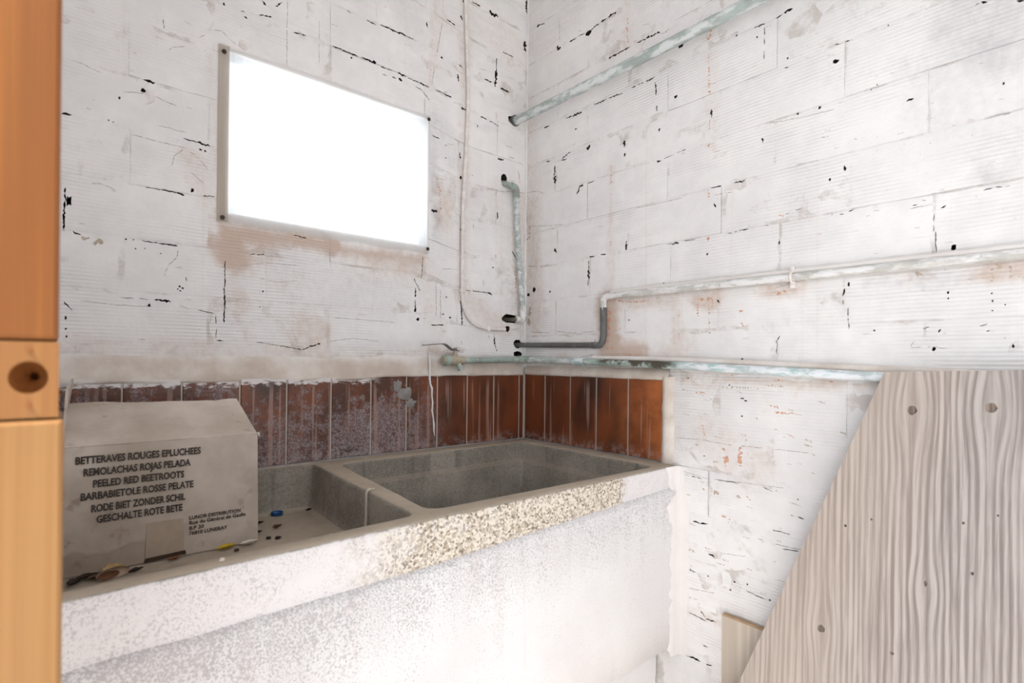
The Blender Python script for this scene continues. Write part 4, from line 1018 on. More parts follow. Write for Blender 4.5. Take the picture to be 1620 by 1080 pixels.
# proud lower panel of the front, its upper edge catching the light
vs, fs = [], []
NX, NZ = 56, 8
zt = lambda x: 0.7885 + 0.0225 * max(0, min(1, (x + 0.75) / 0.70))
for i in range(NX + 1):
    x = -1.197 + (1.197 - 0.006) * i / NX
    for j, (o, tz) in enumerate(((-0.003, 0.0085), (0.001, 0.0065), (0.0065, 0.0015), (0.0090, -0.005), (0.009, 0.35), (0.009, 0.7), (0.008, 1.0), (-0.004, 1.0))):
        z = zt(x) + tz if tz <= 0.01 else zt(x) + (0.440 - zt(x)) * tz
        w = 0.0016 * mnoise.noise(Vector((x * 12, z * 12, 2.0)))
        vs.append((x, yfront(x) - o - (w if o > 0 else 0), z + (0.002 * mnoise.noise(Vector((x * 16, 1, 4))) if tz <= 0.01 else (0.004 * mnoise.noise(Vector((x * 22, 3, 4))) if tz == 1.0 else 0))))
for i in range(NX):
    for j in range(NZ - 1):
        fs.append((i * NZ + j, (i + 1) * NZ + j, (i + 1) * NZ + j + 1, i * NZ + j + 1))
MB().add(vs, fs, 0, True).build('front_panel', M['apron'], SINK)
# ragged plaster fillet sealing the sink to the right wall
M['pink_plaster'] = plain('pinkish_white_plaster', (0.75, 0.705, 0.685), 0.9, 0.08, 14, 0.0, 0.5)
vs, fs = [], []
NR = 44
for i in range(NR + 1):
    z = 0.868 - (0.868 - 0.415) * i / NR
    ww = 0.040 + 0.018 * mnoise.noise(Vector((z * 38, 0.3, 0))) + (0.012 if 0.74 < z < 0.80 else 0) + 0.006 * mnoise.noise(Vector((z * 120, 2.3, 0)))
    y0 = yfront(0) - 0.009 * max(0.0, min(1.0, (0.83 - z) / 0.03))
    for (x, y) in ((-ww, y0 + 0.002), (-ww + 0.001, y0 - 0.0014), (-0.018, y0 - 0.0020), (-0.006, y0 - 0.0040), (-0.0015, y0 - 0.014), (0.0015, y0 - 0.030)):
        q = 0.0012 * mnoise.noise(Vector((x * 70, z * 70, 1)))
        vs.append((x, y + q, z))
for i in range(NR):
    for j in range(5):
        fs.append((i * 6 + j, i * 6 + j + 1, (i + 1) * 6 + j + 1, (i + 1) * 6 + j))
MB().add(vs, fs, 0, True).build('plaster_fillet', M['pink_plaster'], SINK)

# masonry pier under the right end of the sink (and a second one out of view at the left)
def pier(x0, x1, y0, label):
    vs, fs = [], []
    def grid(o, a, b, na, nb):
        base = len(vs)
        for i in range(na + 1):
            for j in range(nb + 1):
                p = Vector(o) + Vector(a) * (i / na) + Vector(b) * (j / nb)
                w = 0.006 * mnoise.noise(p * 14) + 0.003 * mnoise.noise(p * 45)
                vs.append((p.x + (w if a[1] else 0), p.y + (w if a[0] else 0), p.z))
        for i in range(na):
            for j in range(nb):
                q = base + i * (nb + 1) + j
                fs.append((q, q + nb + 1, q + nb + 2, q + 1))
    grid((x0, y0, 0), (x1 - x0, 0, 0), (0, 0, 0.441), 24, 26)
    grid((x0, -0.01, 0), (0, y0 + 0.01, 0), (0, 0, 0.441), 24, 26)
    grid((x1, y0, 0), (0, -0.01 - y0, 0), (0, 0, 0.441), 24, 26)
    o = tag(MB().add(vs, fs, 0, True).build('masonry_pier', M['wash_plain']), label, 'pier')
    return o
pier(-0.46, -0.004, -0.512, 'rough whitewashed masonry pier under the right end of the sink')

# ------------------------------------------------------------------ pipes
R_UP = 0.0135
up = empty('water_pipe', (-0.045, -0.8, 1.87), 'thick grey-green pipe sloping across the upper right wall into the corner', 'pipe')
MB().tube(dense([(-0.053, 0.034, 1.880), (-0.050, -0.01, 1.880), (-0.043, -0.45, 1.882), (-0.040, -1.70, 1.887)], 0.05), R_UP, 16).build('pipe_run', M['pipe_teal'], up)
MB().tube([(-0.052, 0.005, 1.880), (-0.052, -0.006, 1.880)], R_UP + 0.0035, 16).build('collar', M['pipe_dark'], up)
for yy_ in (-1.10,):
    MB().box((-0.034, yy_ - 0.010, 1.866), (0.002, yy_ + 0.010, 1.872)).tube([(-0.041 + 0.0152 * math.cos(a_ * math.pi / 8), yy_, 1.885 + 0.0152 * math.sin(a_ * math.pi / 8)) for a_ in range(17)], 0.0022, 6).build('pipe_bracket', M['pipe_grey'], up)

lo = empty('water_pipe', (-0.02, -0.5, 1.10), 'thin verdigris pipe running from the ball valve along both walls above the tiles', 'pipe')
RL = 0.0092
MB().tube(dense([(-0.262, -0.024, 1.1185), (-0.06, -0.022, 1.1225), (-0.034, -0.022, 1.1228)], 0.03), RL, 14).build('pipe_run', M['pipe_grey'], lo)
MB().tube(fillet([(-0.048, -0.022, 1.1226), (-0.020, -0.022, 1.1230), (-0.020, -0.050, 1.1226)], 0.016), RL + 0.0026, 14).build('elbow', M['pipe_grey'], lo)
MB().tube(dense([(-0.020, -0.046, 1.1225), (-0.020, -0.250, 1.1190)], 0.03), RL, 14).build('pipe_run', M['pipe_teal'], lo)
MB().tube([(-0.020, -0.238, 1.1192), (-0.020, -0.275, 1.1185)], RL + 0.0022, 14).build('coupling', M['pipe_blue'], lo)
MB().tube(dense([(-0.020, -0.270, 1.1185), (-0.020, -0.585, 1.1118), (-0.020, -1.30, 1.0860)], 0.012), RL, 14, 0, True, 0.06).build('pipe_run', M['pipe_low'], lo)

RMID = 0.0082
md = empty('water_pipe', (-0.012, -0.7, 1.16), 'flaking pipe with a dark riser stepping up along the middle of the right wall', 'pipe')
MB().tube(dense([(0.0, 0.034, 1.1690), (-0.004, -0.02, 1.1685), (-0.006, -0.295, 1.1650)], 0.03) if False else dense([(-0.030, 0.034, 1.1700), (-0.020, -0.012, 1.1695), (-0.008, -0.060, 1.1685), (-0.006, -0.300, 1.1650)], 0.02), RMID - 0.0005, 12).build('pipe_run', M['pipe_dark'], md)
MB().tube(fillet([(-0.006, -0.292, 1.1650), (-0.007, -0.331, 1.1648), (-0.009, -0.337, 1.205)], 0.030), RMID + 0.0008, 12).build('elbow', M['pipe_dark'], md)
MB().tube(dense([(-0.009, -0.3365, 1.198), (-0.010, -0.336, 1.268)], 0.012), RMID + 0.0012, 12, 0, True, 0.12).build('riser', M['pipe_dark'], md)
MB().tube(fillet([(-0.010, -0.336, 1.262), (-0.012, -0.336, 1.298), (-0.012, -0.375, 1.2982)], 0.026), RMID + 0.0008, 12).build('elbow', M['pipe_white'], md)
MB().tube(dense([(-0.012, -0.370, 1.2980), (-0.012, -1.70, 1.2930)], 0.02), RMID, 12, 0, True, 0.16).build('pipe_run', M['pipe_white'], md)
cl = MB()
cl.tube([(-0.012 + 0.0105 * math.cos(a_), -0.835, 1.2965 + 0.0105 * math.sin(a_)) for a_ in [math.radians(d_) for d_ in range(20, 345, 18)]], 0.003, 8)
cl.box((-0.014, -0.839, 1.306), (0.002, -0.831, 1.318), 0, 0.002)
cl.box((-0.012, -0.840, 1.274), (0.002, -0.830, 1.288), 0, 0.002)
cl.build('pipe_clip', M['conduit'], md)

vp = empty('water_pipe', (-0.04, -0.02, 1.25), 'short pale green pipe standing in the corner between two wall holes', 'pipe')
MB().tube(fillet([(-0.094, 0.034, 1.682), (-0.094, -0.014, 1.668), (-0.070, -0.020, 1.662)], 0.016), 0.0088, 12).build('pipe_end', M['pipe_grey'], vp)
MB().tube(fillet([(-0.082, -0.020, 1.664), (-0.062, -0.021, 1.660), (-0.060, -0.021, 1.632)], 0.020), 0.0112, 12).build('elbow', M['pipe_grey'], vp)
MB().tube(dense([(-0.0605, -0.021, 1.638), (-0.048, -0.021, 1.459), (-0.0275, -0.021, 1.285)], 0.03), 0.0085, 12).build('pipe_run', M['pipe_teal'], vp)
MB().tube(fillet([(-0.0278, -0.021, 1.292), (-0.0255, -0.021, 1.249), (-0.050, -0.014, 1.249)], 0.016), 0.0110, 12).build('elbow', M['pipe_white'], vp)
MB().tube(dense([(-0.044, -0.016, 1.249), (-0.066, 0.034, 1.250)], 0.02), 0.0072, 12).build('pipe_end', M['pipe_mould'], vp)

cd = empty('electrical_conduit', (-0.25, -0.006, 1.21), 'thin overpainted conduit dropping beside the window and bending to the corner', 'conduit')
cp = [(-0.254, 2.44), (-0.251, 2.17), (-0.2375, 1.90), (-0.2425, 1.75), (-0.2525, 1.58), (-0.253, 1.32), (-0.247, 1.275), (-0.228, 1.240), (-0.197, 1.2225), (-0.162, 1.2155), (-0.088, 1.2170)]
MB().tube(dense(fillet([(u, -0.0062, z) for u, z in cp], 0.02, 3), 0.03), 0.0056, 10, 0, True, 0.05).build('tube', M['conduit'], cd)
for (u, z, vert) in ((-0.2530, 1.322, True), (-0.155, 1.2155, False)):
    m2 = MB()
    if vert: m2.box((u - 0.008, -0.0135, z - 0.005), (u + 0.008, 0.001, z + 0.005), 0, 0.002).box((u + 0.006, -0.005, z - 0.004), (u + 0.014, 0.001, z + 0.004), 0, 0.001)
    else: m2.box((u - 0.005, -0.0135, z - 0.008), (u + 0.005, 0.001, z + 0.008), 0, 0.002).box((u - 0.004, -0.005, z + 0.006), (u + 0.004, 0.001, z + 0.014), 0, 0.001)
    m2.build('clip', M['conduit'], cd)

# mortar beads packed over the pipes
def bead(pts, r, name='mortar_bead', mat='cream', parent=wall_right, wob=0.45):
    MB().tube(dense(pts, 0.012), r, 8, 0, True, wob).build(name, M[mat], parent)
bead([(-0.006, -0.36, 1.3085), (-0.007, -0.83, 1.3085), (-0.007, -1.70, 1.3040)], 0.0060)
bead([(-0.009, -0.30, 1.1295), (-0.010, -0.60, 1.1245), (-0.010, -1.30, 1.0990)], 0.0075, wob=0.25)
bead([(-0.003, -0.055, 1.180), (-0.003, -0.30, 1.176)], 0.0052)

MB().tube(dense([(-0.0005, -0.0005, 1.10), (-0.0005, -0.0005, 2.43)], 0.018), 0.0035, 8, 0, True, 1.1).build('mortar_bead', M['wash_plain'], wall_back)

# ball valve at the end of the lower pipe
bv = empty('ball_valve', (-0.29, -0.03, 1.09), 'limed brass ball valve with steel lever above the tiles, left of the corner', 'tap')
yv = -0.030
MB().tube([(-0.262, yv, 1.1185), (-0.272, yv, 1.1185), (-0.273, yv, 1.1185), (-0.290, yv, 1.1185), (-0.304, yv, 1.1185), (-0.314, yv, 1.1185)], [0.0118, 0.0118, 0.0105, 0.0150, 0.0150, 0.0118], 14).build('body', M['brass'], bv)
MB().tube([(-0.313, yv - 0.001, 1.1185), (-0.329, yv - 0.002, 1.1185), (-0.3295, yv - 0.002, 1.1185), (-0.3305, yv - 0.002, 1.1185)], [0.0165, 0.0165, 0.0150, 0.0105], 6).build('hex_nut', M['pipe_grey'], bv)
MB().tube([(-0.331, yv - 0.002, 1.1185), (-0.334, yv - 0.002, 1.1185)], [0.0125, 0.0120], 16).build('end_cap', M['brass'], bv)
MB().tube(fillet([(-0.282, yv, 1.1120), (-0.279, yv - 0.006, 1.1000), (-0.276, yv - 0.008, 1.0905)], 0.008), 0.0078, 12, 0, False).tube([(-0.2763, yv - 0.0078, 1.0925), (-0.2757, yv - 0.0082, 1.0895)], 0.0098, 12, 0, False).build('spout', M['pipe_grey'], bv)
MB().tube([(-0.27605, yv - 0.0079, 1.0925), (-0.2760, yv - 0.0080, 1.0915)], 0.0090, 12).build('spout_mouth_shade', M['slot'], bv)  # dark disc standing for the shade inside the outlet
MB().tube([(-0.291, yv, 1.130), (-0.291, yv, 1.146)], [0.0082, 0.0058], 10).build('stem', M['brass'], bv)
lv = MB()
def bar(pts, w, t):
    vs = []
    for (x, z) in pts:
        vs += [(x, yv - w / 2, z - t / 2), (x, yv + w / 2, z - t / 2), (x, yv + w / 2, z + t / 2), (x, yv - w / 2, z + t / 2)]
    n = len(pts)
    fs = [(i * 4 + j, i * 4 + (j + 1) % 4, i * 4 + 4 + (j + 1) % 4, i * 4 + 4 + j) for i in range(n - 1) for j in range(4)]
    return lv.add(vs, fs + [(3, 2, 1, 0), tuple(range(n * 4 - 4, n * 4))])
bar([(-0.281, 1.146), (-0.300, 1.1475), (-0.308, 1.152), (-0.325, 1.163), (-0.333, 1.1645), (-0.360, 1.1625), (-0.395, 1.159)], 0.016, 0.0025)
lv.tube([(-0.291, yv, 1.146), (-0.291, yv, 1.1535)], 0.0062, 6)
lv.build('lever', M['steel'], bv)

# ------------------------------------------------------------------ weathered plywood panel leaning on the right wall, offcut behind it
PX = lambda z: -0.050 - 0.034 * (1.10 - z) / 1.10            # front face leans a little
pl_out = [(-1.008, 1.1065), (-0.762, 0.4600), (-0.587, 0.0), (-1.62, 0.0), (-1.62, 1.132)]
plk = empty('plywood_panel', (-0.07, -1.1, 0.0), 'large weathered grey plywood sheet with a diagonal sawn edge leaning on the right wall', 'panel')
ol = []
for a, b in zip(pl_out, pl_out[1:] + pl_out[:1]):
    n = max(1, int(math.hypot(b[0] - a[0], b[1] - a[1]) / 0.03))
    for i in range(n):
        t = i / n
        u, z = a[0] + (b[0] - a[0]) * t, a[1] + (b[1] - a[1]) * t
        ol.append((u + (0.0008 * mnoise.noise(Vector((u * 60, z * 60, 0))) if 0 < i else 0), z))
kn = [(-1.049, 1.043, 0.0070, 0.0080), (-1.150, 1.054, 0.0072, 0.0085), (-0.915, 0.625, 0.0065, 0.0070), (-0.952, 0.825, 0.0022, 0.0026), (-1.119, 0.869, 0.0020, 0.0024), (-1.131, 0.793, 0.0022, 0.0028), (-1.072, 0.759, 0.0024, 0.0050), (-1.027, 0.626, 0.0030, 0.0026), (-0.993, 0.846, 0.0018, 0.0020), (-1.140, 0.560, 0.0022, 0.0022), (-1.160, 0.890, 0.0015, 0.002)]
rk = random.Random(9)
kpol = [(blob_poly(y, z, a, b, rk, 12, 0.15), -1) for y, z, a, b in kn]
sheet_cut(ol, [(-0.6 - 0.05 * i, 0.04 + 0.05 * j) for i in range(20) for j in range(21)], kpol, lambda u, z, o: (PX(z) - o, u, z), [M['plank'], M['plank']], 0.015, lambda u, z: 0.0, 'sheet', plk)
for (pl_, _), (y, z, a, b) in zip(kpol, kn):
    n = len(pl_)
    ce = (PX(z) + 0.0022, y, z)
    vs = [(PX(q[1]) + 0.0006, q[0], q[1]) for q in pl_] + [(PX(z) + 0.0018, y + (q[0] - y) * 0.55, z + (q[1] - z) * 0.55) for q in pl_] + [ce]
    fs = [(i, (i + 1) % n, n + (i + 1) % n, n + i) for i in range(n)] + [(n + i, n + (i + 1) % n, 2 * n) for i in range(n)]
    MB().add(vs, fs).build('knot', M['knot'], plk)

ofc = empty('offcut_board', (-0.01, -0.82, 0.0), 'small pale board standing behind the plywood sheet, low on the right wall', 'board')
mb = MB()
mb.prism([(-0.692, 0.0), (-0.692, 0.5545), (-1.02, 0.5560), (-1.02, 0.0)], 0, -0.0135, -0.0035, 0)
mb.build('board', M['offcut'], ofc)
MB().prism([(-0.6925, 0.5532), (-0.6925, 0.5572), (-1.02, 0.5590), (-1.02, 0.5545)], 0, -0.0142, -0.0030, 0).build('top_edge', M['offcut_edge'], ofc)

# ------------------------------------------------------------------ timber post close to the camera at the left
po = empty('door_post', (-1.20, -0.90, 0.0), 'orange pine door post with a bored block, close at the left edge', 'post')
yf = -0.900
MB().box((-1.262, yf, 1.129), (-1.1605, yf + 0.065, 2.44), 0, 0.0025).build('upper_board', M['pine_dark'], po)
MB().box((-1.262, yf - 0.001, 0.0), (-1.1578, yf + 0.065, 1.0830), 0, 0.0025).build('lower_board', M['pine_light'], po)
hc, hz, hr = -1.1735, 1.1075, 0.0086
sheet_cut([(-1.262, 1.0845), (-1.1603, 1.0845), (-1.1603, 1.1280), (-1.262, 1.1280)], [(-1.2, 1.1), (-1.19, 1.12), (-1.164, 1.09)],
          [([(hc + hr * math.cos(2 * math.pi * i / 26), hz + 1.08 * hr * math.sin(2 * math.pi * i / 26)) for i in range(26)], -1)],
          lambda u, z, o: (u, yf + 0.0005 - o, z), [M['pine_mid'], M['pine_mid']], 0.062, lambda u, z: 0.0, 'bored_block', po)
bo = MB()
n = 26
lv_ = [(1.0, 0.0006), (0.995, 0.004), (0.93, 0.012), (0.28, 0.016), (0.24, 0.030), (0.0, 0.031)]
vs = [(hc + 0.0007 * i_ + hr * s_ * math.cos(2 * math.pi * j / n), yf + 0.0005 + d_, hz + 1.08 * hr * s_ * math.sin(2 * math.pi * j / n)) for i_, (s_, d_) in enumerate(lv_) for j in range(n)]
fs = [(a * n + j, a * n + (j + 1) % n, (a + 1) * n + (j + 1) % n, (a + 1) * n + j) for a in range(len(lv_) - 1) for j in range(n)]
bo.add(vs, fs, 0, True)
bo.build('bore_hole', M['bore'], po)
for (u, z) in ((-1.1735, 1.1232), (-1.1737, 1.0925)):
    MB().tube([(u, yf - 0.0006, z), (u, yf + 0.004, z)], 0.0012, 8).build('nail', M['bore'], po)

# ------------------------------------------------------------------ cardboard box in the shallow basin
BX0, BX1, BYF, BYB, BZ0, BZ1 = -1.1535, -0.8625, -0.200, -0.048, 0.7675, 0.9740
box = empty('cardboard_box', (-1.01, -0.12, BZ0), 'stained pale cardboard box of beetroots with black print standing in the shallow basin', 'box')
def panel(corners, nu, nv, t, name, mat, parent, bulge=0.0, wavy=0.0, seed=0):
    """a slightly warped card panel over 4 corners (a b c d, ccw from the outside)"""
    a, b, c, d = [Vector(p) for p in corners]
    nrm = (b - a).cross(d - a).normalized()
    fr, bk = [], []
    for i in range(nu + 1):
        for j in range(nv + 1):
            u, v = i / nu, j / nv
            p = a * (1 - u) * (1 - v) + b * u * (1 - v) + c * u * v + d * (1 - u) * v
            p = p + nrm * (bulge * math.sin(math.pi * u) * math.sin(math.pi * v) + 0.0012 * mnoise.noise(p * 18 + Vector((seed, 0, 0))))
            if wavy: p = p + (d - a).normalized() * (wavy * v * (mnoise.noise(Vector((u * 3.2, seed, 0))) + 0.4 * mnoise.noise(Vector((u * 11, seed, 3)))))
            fr.append(p); bk.append(p - nrm * t)
    n = (nu + 1) * (nv + 1); w = nv + 1
    fs = []
    for i in range(nu):
        for j in range(nv):
            q = i * w + j
            fs += [(q, q + w, q + w + 1, q + 1), (n + q, n + q + 1, n + q + w + 1, n + q + w)]
    for i in range(nu):
        for j in (0, nv):
            q = i * w + j; fs.append((q, n + q, n + q + w, q + w) if j == 0 else (q, q + w, n + q + w, n + q))
    for j in range(nv):
        for i in (0, nu):
            q = i * w + j; fs.append((q, q + 1, n + q + 1, n + q))
    mb = MB().add(fr + bk, fs, 0, False)
    o = mb.build(name, mat, parent)
    return o
front = panel([(BX0, BYF, BZ0), (BX1 + 0.003, BYF, BZ0), (BX1, BYF, BZ1), (BX0, BYF, BZ1)], 14, 10, 0.004, 'front_panel', M['card'], box, 0.0, 0.0, 1)
panel([(BX1, BYF + 0.0045, BZ0), (BX1, BYB, BZ0), (BX1 - 0.002, BYB, BZ1), (BX1 - 0.001, BYF + 0.0045, BZ1)], 8, 10, 0.004, 'side_panel', M['card'], box, 0.003, 0, 2)
panel([(BX0, BYB, BZ0), (BX0, BYF + 0.0045, BZ0), (BX0, BYF + 0.0045, BZ1), (BX0, BYB, BZ1)], 8, 10, 0.004, 'side_panel', M['card'], box, 0.0, 0, 3)
panel([(BX1 - 0.005, BYB, BZ0), (BX0 + 0.005, BYB, BZ0), (BX0 + 0.005, BYB, BZ1), (BX1 - 0.005, BYB, BZ1)], 10, 6, 0.004, 'back_panel', M['card'], box, 0.0, 0, 4)
MB().box((BX0 + 0.005, BYF + 0.005, BZ0), (BX1 - 0.005, BYB - 0.005, BZ0 + 0.004)).build('bottom_panel', M['card'], box)
panel([(BX0 + 0.001, BYF - 0.0005, BZ1 + 0.0005), (BX1, BYF - 0.0005, BZ1 + 0.0005), (BX1 - 0.010, -0.084, 1.0345), (BX0 + 0.006, -0.084, 1.0355)], 20, 8, 0.0035, 'flap', M['card'], box, 0.004, 0.010, 5)
panel([(BX0 + 0.001, BYF + 0.012, BZ1), (BX0 + 0.004, BYB, BZ1), (BX0 + 0.016, BYB + 0.004, 1.079), (BX0 + 0.006, BYF + 0.022, 1.066)][::-1], 8, 6, 0.0035, 'flap', M['card'], box, 0.002, 0.003, 6)
panel([(BX1 - 0.001, BYF + 0.012, BZ1), (BX1 - 0.003, BYB, BZ1), (BX1 - 0.075, BYB, 0.988), (BX1 - 0.072, BYF + 0.016, 0.984)], 8, 6, 0.0035, 'flap', M['card'], box, 0.0, 0.003, 7)
panel([(BX0 + 0.010, BYB - 0.002, BZ1), (BX1 - 0.010, BYB - 0.002, BZ1), (BX1 - 0.014, -0.020, 0.945), (BX0 + 0.014, -0.020, 0.945)], 10, 5, 0.0035, 'flap', M['card'], box, 0.0, 0.003, 8)
# torn corner curl at the upper right
MB().tube([(BX1 + 0.000, BYF - 0.001, 0.977), (BX1 + 0.002, BYF - 0.002, 0.9735), (BX1 + 0.003, BYF - 0.001, 0.969)], [0.0022, 0.0026, 0.0012], 7).build('torn_corner', M['paper'], box)
panel([(-1.0405, BYF - 0.0014, 0.7755), (-0.984, BYF - 0.0014, 0.7770), (-0.985, BYF - 0.0012, 0.8340), (-1.039, BYF - 0.0012, 0.8345)], 6, 6, 0.0008, 'liner_patch', M['card_patch'], front, 0.0005, 0, 9)
panel([(-1.043, BYF - 0.0016, 0.7680), (-0.980, BYF - 0.0016, 0.7695), (-0.981, BYF - 0.0012, 0.7765), (-1.041, BYF - 0.0012, 0.7745)], 8, 3, 0.0006, 'torn_slot_shade', M['slot'], front, 0.0, 0.001, 10)  # dark strip on the card standing for the shade inside the tear

def lettering(txt, x, z, size, width, align, bold, parent, shear=0.0):
    cu = bpy.data.curves.new('lettering', 'FONT')
    cu.body = txt; cu.size = size; cu.align_x = align; cu.align_y = 'CENTER'
    cu.offset = bold; cu.extrude = 0.0; cu.resolution_u = 3; cu.shear = shear
    tmp = bpy.data.objects.new('lettering_curve', cu)
    COL.objects.link(tmp)
    bpy.context.view_layer.update()
    me = bpy.data.meshes.new_from_object(tmp.evaluated_get(bpy.context.evaluated_depsgraph_get()))
    bpy.data.objects.remove(tmp); bpy.data.curves.remove(cu)
    xs = [v.co.x for v in me.vertices]
    w = max(xs) - min(xs)
    sc = width / w
    for v in me.vertices:
        px = x + v.co.x * sc; pz = z + v.co.y
        v.co = (px, BYF - 0.0023 - 0.0012 * max(0.0, mnoise.noise(Vector((px * 18, 0, pz * 18)))), pz)
    me.materials.clear(); me.materials.append(M['ink'])
    o = bpy.data.objects.new('lettering', me)
    COL.objects.link(o)
    o.parent = parent
    o.matrix_parent_inverse = Matrix.Translation(-Vector(parent.location))
    return o
for t_, cx_, z_, w_ in (('BETTERAVES ROUGES EPLUCHEES', -1.0470, 0.9515, 0.176), ('REMOLACHAS ROJAS PELADA', -1.0500, 0.9317, 0.150), ('PEELED RED BEETROOTS', -1.0485, 0.9121, 0.128),
                       ('BARBABIETOLE ROSSE PELATE', -1.0490, 0.8927, 0.158), ('RODE BIET ZONDER SCHIL', -1.0485, 0.8720, 0.132), ('GESCHALTE ROTE BETE', -1.0470, 0.8535, 0.121)):
    lettering(t_, cx_, z_, 0.0165, w_, 'CENTER', 0.00055, front)
for t_, z_, w_ in (('LUNOR DISTRIBUTION', 0.8325, 0.084), ('Rue du Général de Gaulle', 0.8237, 0.093), ('B.P 20', 0.8140, 0.023), ('76810 LUNERAY', 0.8048, 0.062)):
    lettering(t_, -0.9760, z_, 0.0088, w_, 'LEFT', 0.00025, front)

# ------------------------------------------------------------------ litter in the shallow basin and on the rim
FZ = 0.7662
def leaf(name, x, y, z, L, Wd, curl, rot, mat, label, cat='leaf', group=None, seed=0):
    vs, fs = [], []
    nu, nv = 8, 4
    for i in range(nu + 1):
        u = i / nu
        hw = Wd / 2 * (math.sin(math.pi * min(1, u * 0.97 + 0.03)) ** 0.8) * (1 + 0.75 * mnoise.noise(Vector((u * 9, seed * 3.7, 0))))
        for j in range(nv + 1):
            v = j / nv * 2 - 1
            lx = (u - 0.5) * L
            ly = v * max(hw, 0.0006)
            lz = curl * (abs(v) ** 1.5 * math.sin(math.pi * u) + 0.7 * (u - 0.5) ** 2 * 4) + 0.0012 * mnoise.noise(Vector((lx * 160, ly * 160, seed))) + 0.0014
            c_, s_ = math.cos(rot), math.sin(rot)
            vs.append((lx * c_ - ly * s_, lx * s_ + ly * c_, max(lz, 0.0002)))
    w = nv + 1
    for i in range(nu):
        for j in range(nv):
            q = i * w + j
            fs.append((q, q + w, q + w + 1, q + 1))
    n0 = len(vs)
    vs2 = vs + [(p[0], p[1], p[2] - 0.0005) for p in vs]
    fs2 = fs + [tuple(n0 + i for i in f[::-1]) for f in fs]
    o = MB().add(vs2, fs2, 0, True).build(name, mat)
    o.location = (x, y, z + 0.0006)
    return tag(o, label, cat, group)
def crumb(name, x, y, z, r, mat, label, cat, seed, flatn=0.55):
    b = bmesh.new()
    bmesh.ops.create_icosphere(b, subdivisions=2, radius=r)
    for v in b.verts:
        v.co *= 1 + 0.45 * mnoise.noise(v.co * (1.6 / r) + Vector((seed, 0, 0)))
        v.co.z *= flatn
    zmin = min(v.co.z for v in b.verts)
    for v in b.verts: v.co.z -= zmin
    me = bpy.data.meshes.new(name); b.to_mesh(me); b.free()
    me.materials.append(mat)
    o = bpy.data.objects.new(name, me); COL.objects.link(o); o.location = (x, y, z)
    return tag(o, label, cat)

cap = empty('bottle_cap', (-0.775, -0.040, FZ), 'blue plastic cap lying in the shallow basin near the box', 'cap')
n = 20
def ringv(r_, z_): return [(-0.776 + r_ * math.cos(2 * math.pi * j / n), -0.040 + r_ * math.sin(2 * math.pi * j / n), FZ + z_) for j in range(n)]
vs = ringv(0.0115, 0.001) + ringv(0.0130, 0.0065) + ringv(0.0122, 0.0075) + ringv(0.0106, 0.0035)
fs = [(a * n + j, a * n + (j + 1) % n, (a + 1) * n + (j + 1) % n, (a + 1) * n + j) for a in range(3) for j in range(n)] + [tuple(range(3 * n, 4 * n)), tuple(range(n))[::-1]]
MB().add(vs, fs, 0, False).build('shell', M['blue'], cap)
leaf('yellow_leaf', -0.9170, -0.212, FZ, 0.036, 0.013, 0.007, 0.25, M['leaf_yellow'], 'bright yellow curled leaf in front of the box', seed=1)
leaf('ochre_leaf', -1.086, -0.219, FZ, 0.032, 0.016, 0.012, 0.5, M['leaf_ochre'], 'crumpled ochre leaf against the lower left of the box', seed=2)
leaf('dried_leaf', -1.120, -0.222, FZ, 0.030, 0.014, 0.006, 0.2, M['leaf_dark'], 'blackish dried leaf at the left end of the litter, beside the box', seed=3)
leaf('dried_leaf', -1.135, -0.236, FZ, 0.030, 0.016, 0.006, 0.9, M['leaf_dark'], 'blackish dried leaf by the wooden post, leftmost of the litter', seed=4)
leaf('dried_leaf', -1.058, -0.236, FZ, 0.026, 0.010, 0.005, 0.35, M['leaf_dark'], 'dark dried leaf just right of the pale shell', seed=5)
leaf('dried_leaf', -1.105, -0.232, FZ, 0.034, 0.012, 0.006, 0.3, M['leaf_brown'], 'brown dried leaf under the ochre leaf', seed=12)
leaf('dried_leaf', -0.806, -0.140, FZ, 0.024, 0.010, 0.006, 0.45, M['leaf_brown'], 'brown dried leaf in the shallow basin right of the box, in front of the cap', seed=6)
leaf('dried_leaf', -0.827, -0.088, FZ, 0.022, 0.010, 0.004, 0.2, M['leaf_dark'], 'dark dried leaf between the box and the blue cap', seed=7)
leaf('dried_leaf', -0.846, -0.150, FZ, 0.018, 0.008, 0.004, 0.1, M['leaf_dark'], 'dark dried leaf at the right foot of the box', seed=8)
leaf('dried_leaf', -0.705, -0.052, FZ, 0.026, 0.008, 0.004, 0.1, M['leaf_dark'], 'dark dried leaf at the back of the basin against the divider', seed=9)
leaf('rust_flake', -1.000, -0.214, FZ, 0.022, 0.012, 0.004, 0.2, M['rustflake'], 'reddish brown flake below the torn slot of the box', 'flake', seed=10)
leaf('paper_scrap', -0.879, -0.212, FZ, 0.034, 0.012, 0.007, 0.15, M['paper'], 'whitish paper scrap at the front right foot of the box', 'scrap', seed=11)
crumb('dirt_crumb', -0.840, -0.198, FZ, 0.0046, M['leaf_dark'], 'small dark crumb right of the paper scrap', 'crumb', 1)
crumb('dirt_crumb', -0.825, -0.208, FZ, 0.0052, M['leaf_dark'], 'larger dark crumb on the basin floor, right of the box', 'crumb', 2)
crumb('dirt_crumb', -0.700, -0.215, FZ, 0.0048, M['leaf_dark'], 'dark crumb alone on the basin floor near the divider', 'crumb', 3)
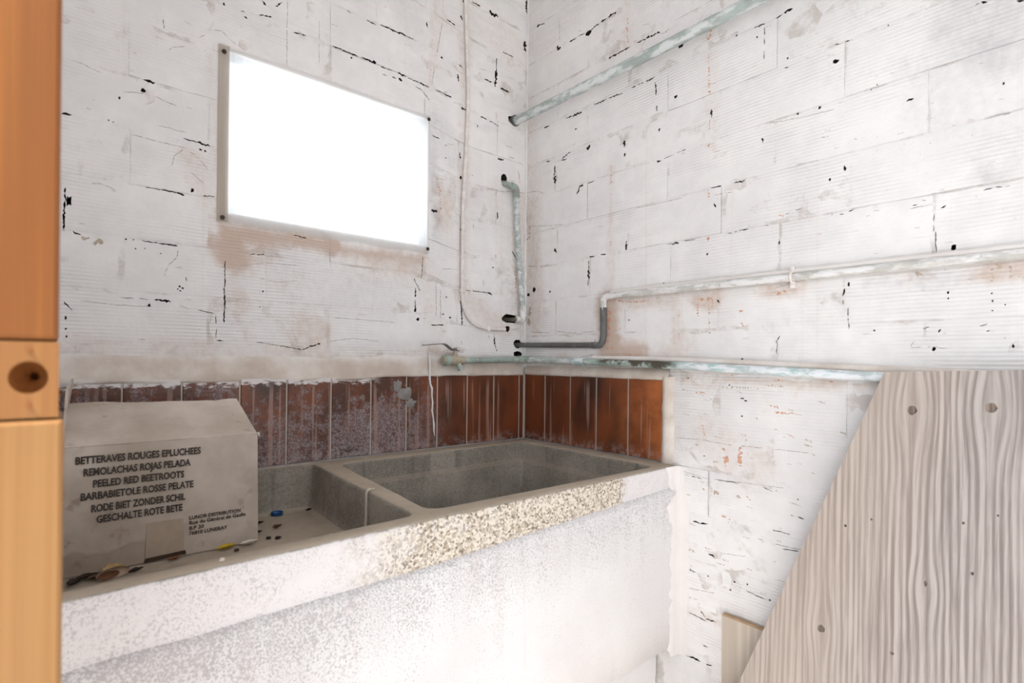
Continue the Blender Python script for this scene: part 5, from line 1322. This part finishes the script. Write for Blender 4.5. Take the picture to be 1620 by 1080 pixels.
crumb('mortar_crumb', -0.738, -0.255, FZ, 0.0042, M['paper'], 'whitish crumb on the basin floor left of the divider', 'crumb', 4)
crumb('mortar_crumb', -1.003, -0.574, RIM - 0.001, 0.0030, M['paper'], 'whitish crumb sitting on the front rim of the sink', 'crumb', 5, 0.9)
crumb('rust_crumb', -0.905, -0.232, FZ, 0.0044, M['leaf_brown'], 'brown crumb just below the yellow leaf', 'crumb', 6)
sh = empty('nut_shell', (-1.089, -0.243, FZ), 'pale half nut shell, open side brown, on the basin floor by the post', 'shell')
vs, fs = [], []
na, nb = 16, 6
for i in range(nb + 1):
    ph = math.pi / 2 * i / nb
    for j in range(na):
        an = 2 * math.pi * j / na
        vs.append((0.023 * math.sin(ph) * math.cos(an) , 0.011 * math.cos(ph) - 0.004, 0.0095 + 0.0092 * math.sin(ph) * math.sin(an)))
for i in range(nb):
    for j in range(na):
        fs.append((i * na + j, i * na + (j + 1) % na, (i + 1) * na + (j + 1) % na, (i + 1) * na + j))
ca, sa = math.cos(0.25), math.sin(0.25)
T = lambda p: (-1.089 + p[0] * ca - p[1] * sa, -0.243 + p[0] * sa + p[1] * ca, FZ + p[2])
MB().add([T(p) for p in vs], fs, 0, True).build('husk', M['shell'], sh)
vs2 = [(-0.006 + 0.015 * math.cos(2 * math.pi * j / na), -0.0042 + 0.003 * s_, 0.0085 + 0.0065 * math.sin(2 * math.pi * j / na)) for s_ in (0,) for j in range(na)] + [(-0.006, 0.003, 0.0085)]
MB().add([T(p) for p in vs2], [(j, (j + 1) % na, na) for j in range(na)], 0, True).build('hollow', M['shell_in'], sh)
tw = MB()
for dx in (0.0, 0.005):
    tw.tube(fillet([(-0.6975 + dx, -0.345 - dx, 0.8722), (-0.7065, -0.349 - dx, 0.8722), (-0.7105, -0.351 - dx, 0.866), (-0.7110, -0.352 - dx * 1.2, 0.815), (-0.716, -0.354, 0.7685)], 0.008), 0.0011, 6)
tag(tw.build('twine', M['twine']), 'loop of pale twine hanging over the sink divider', 'string')
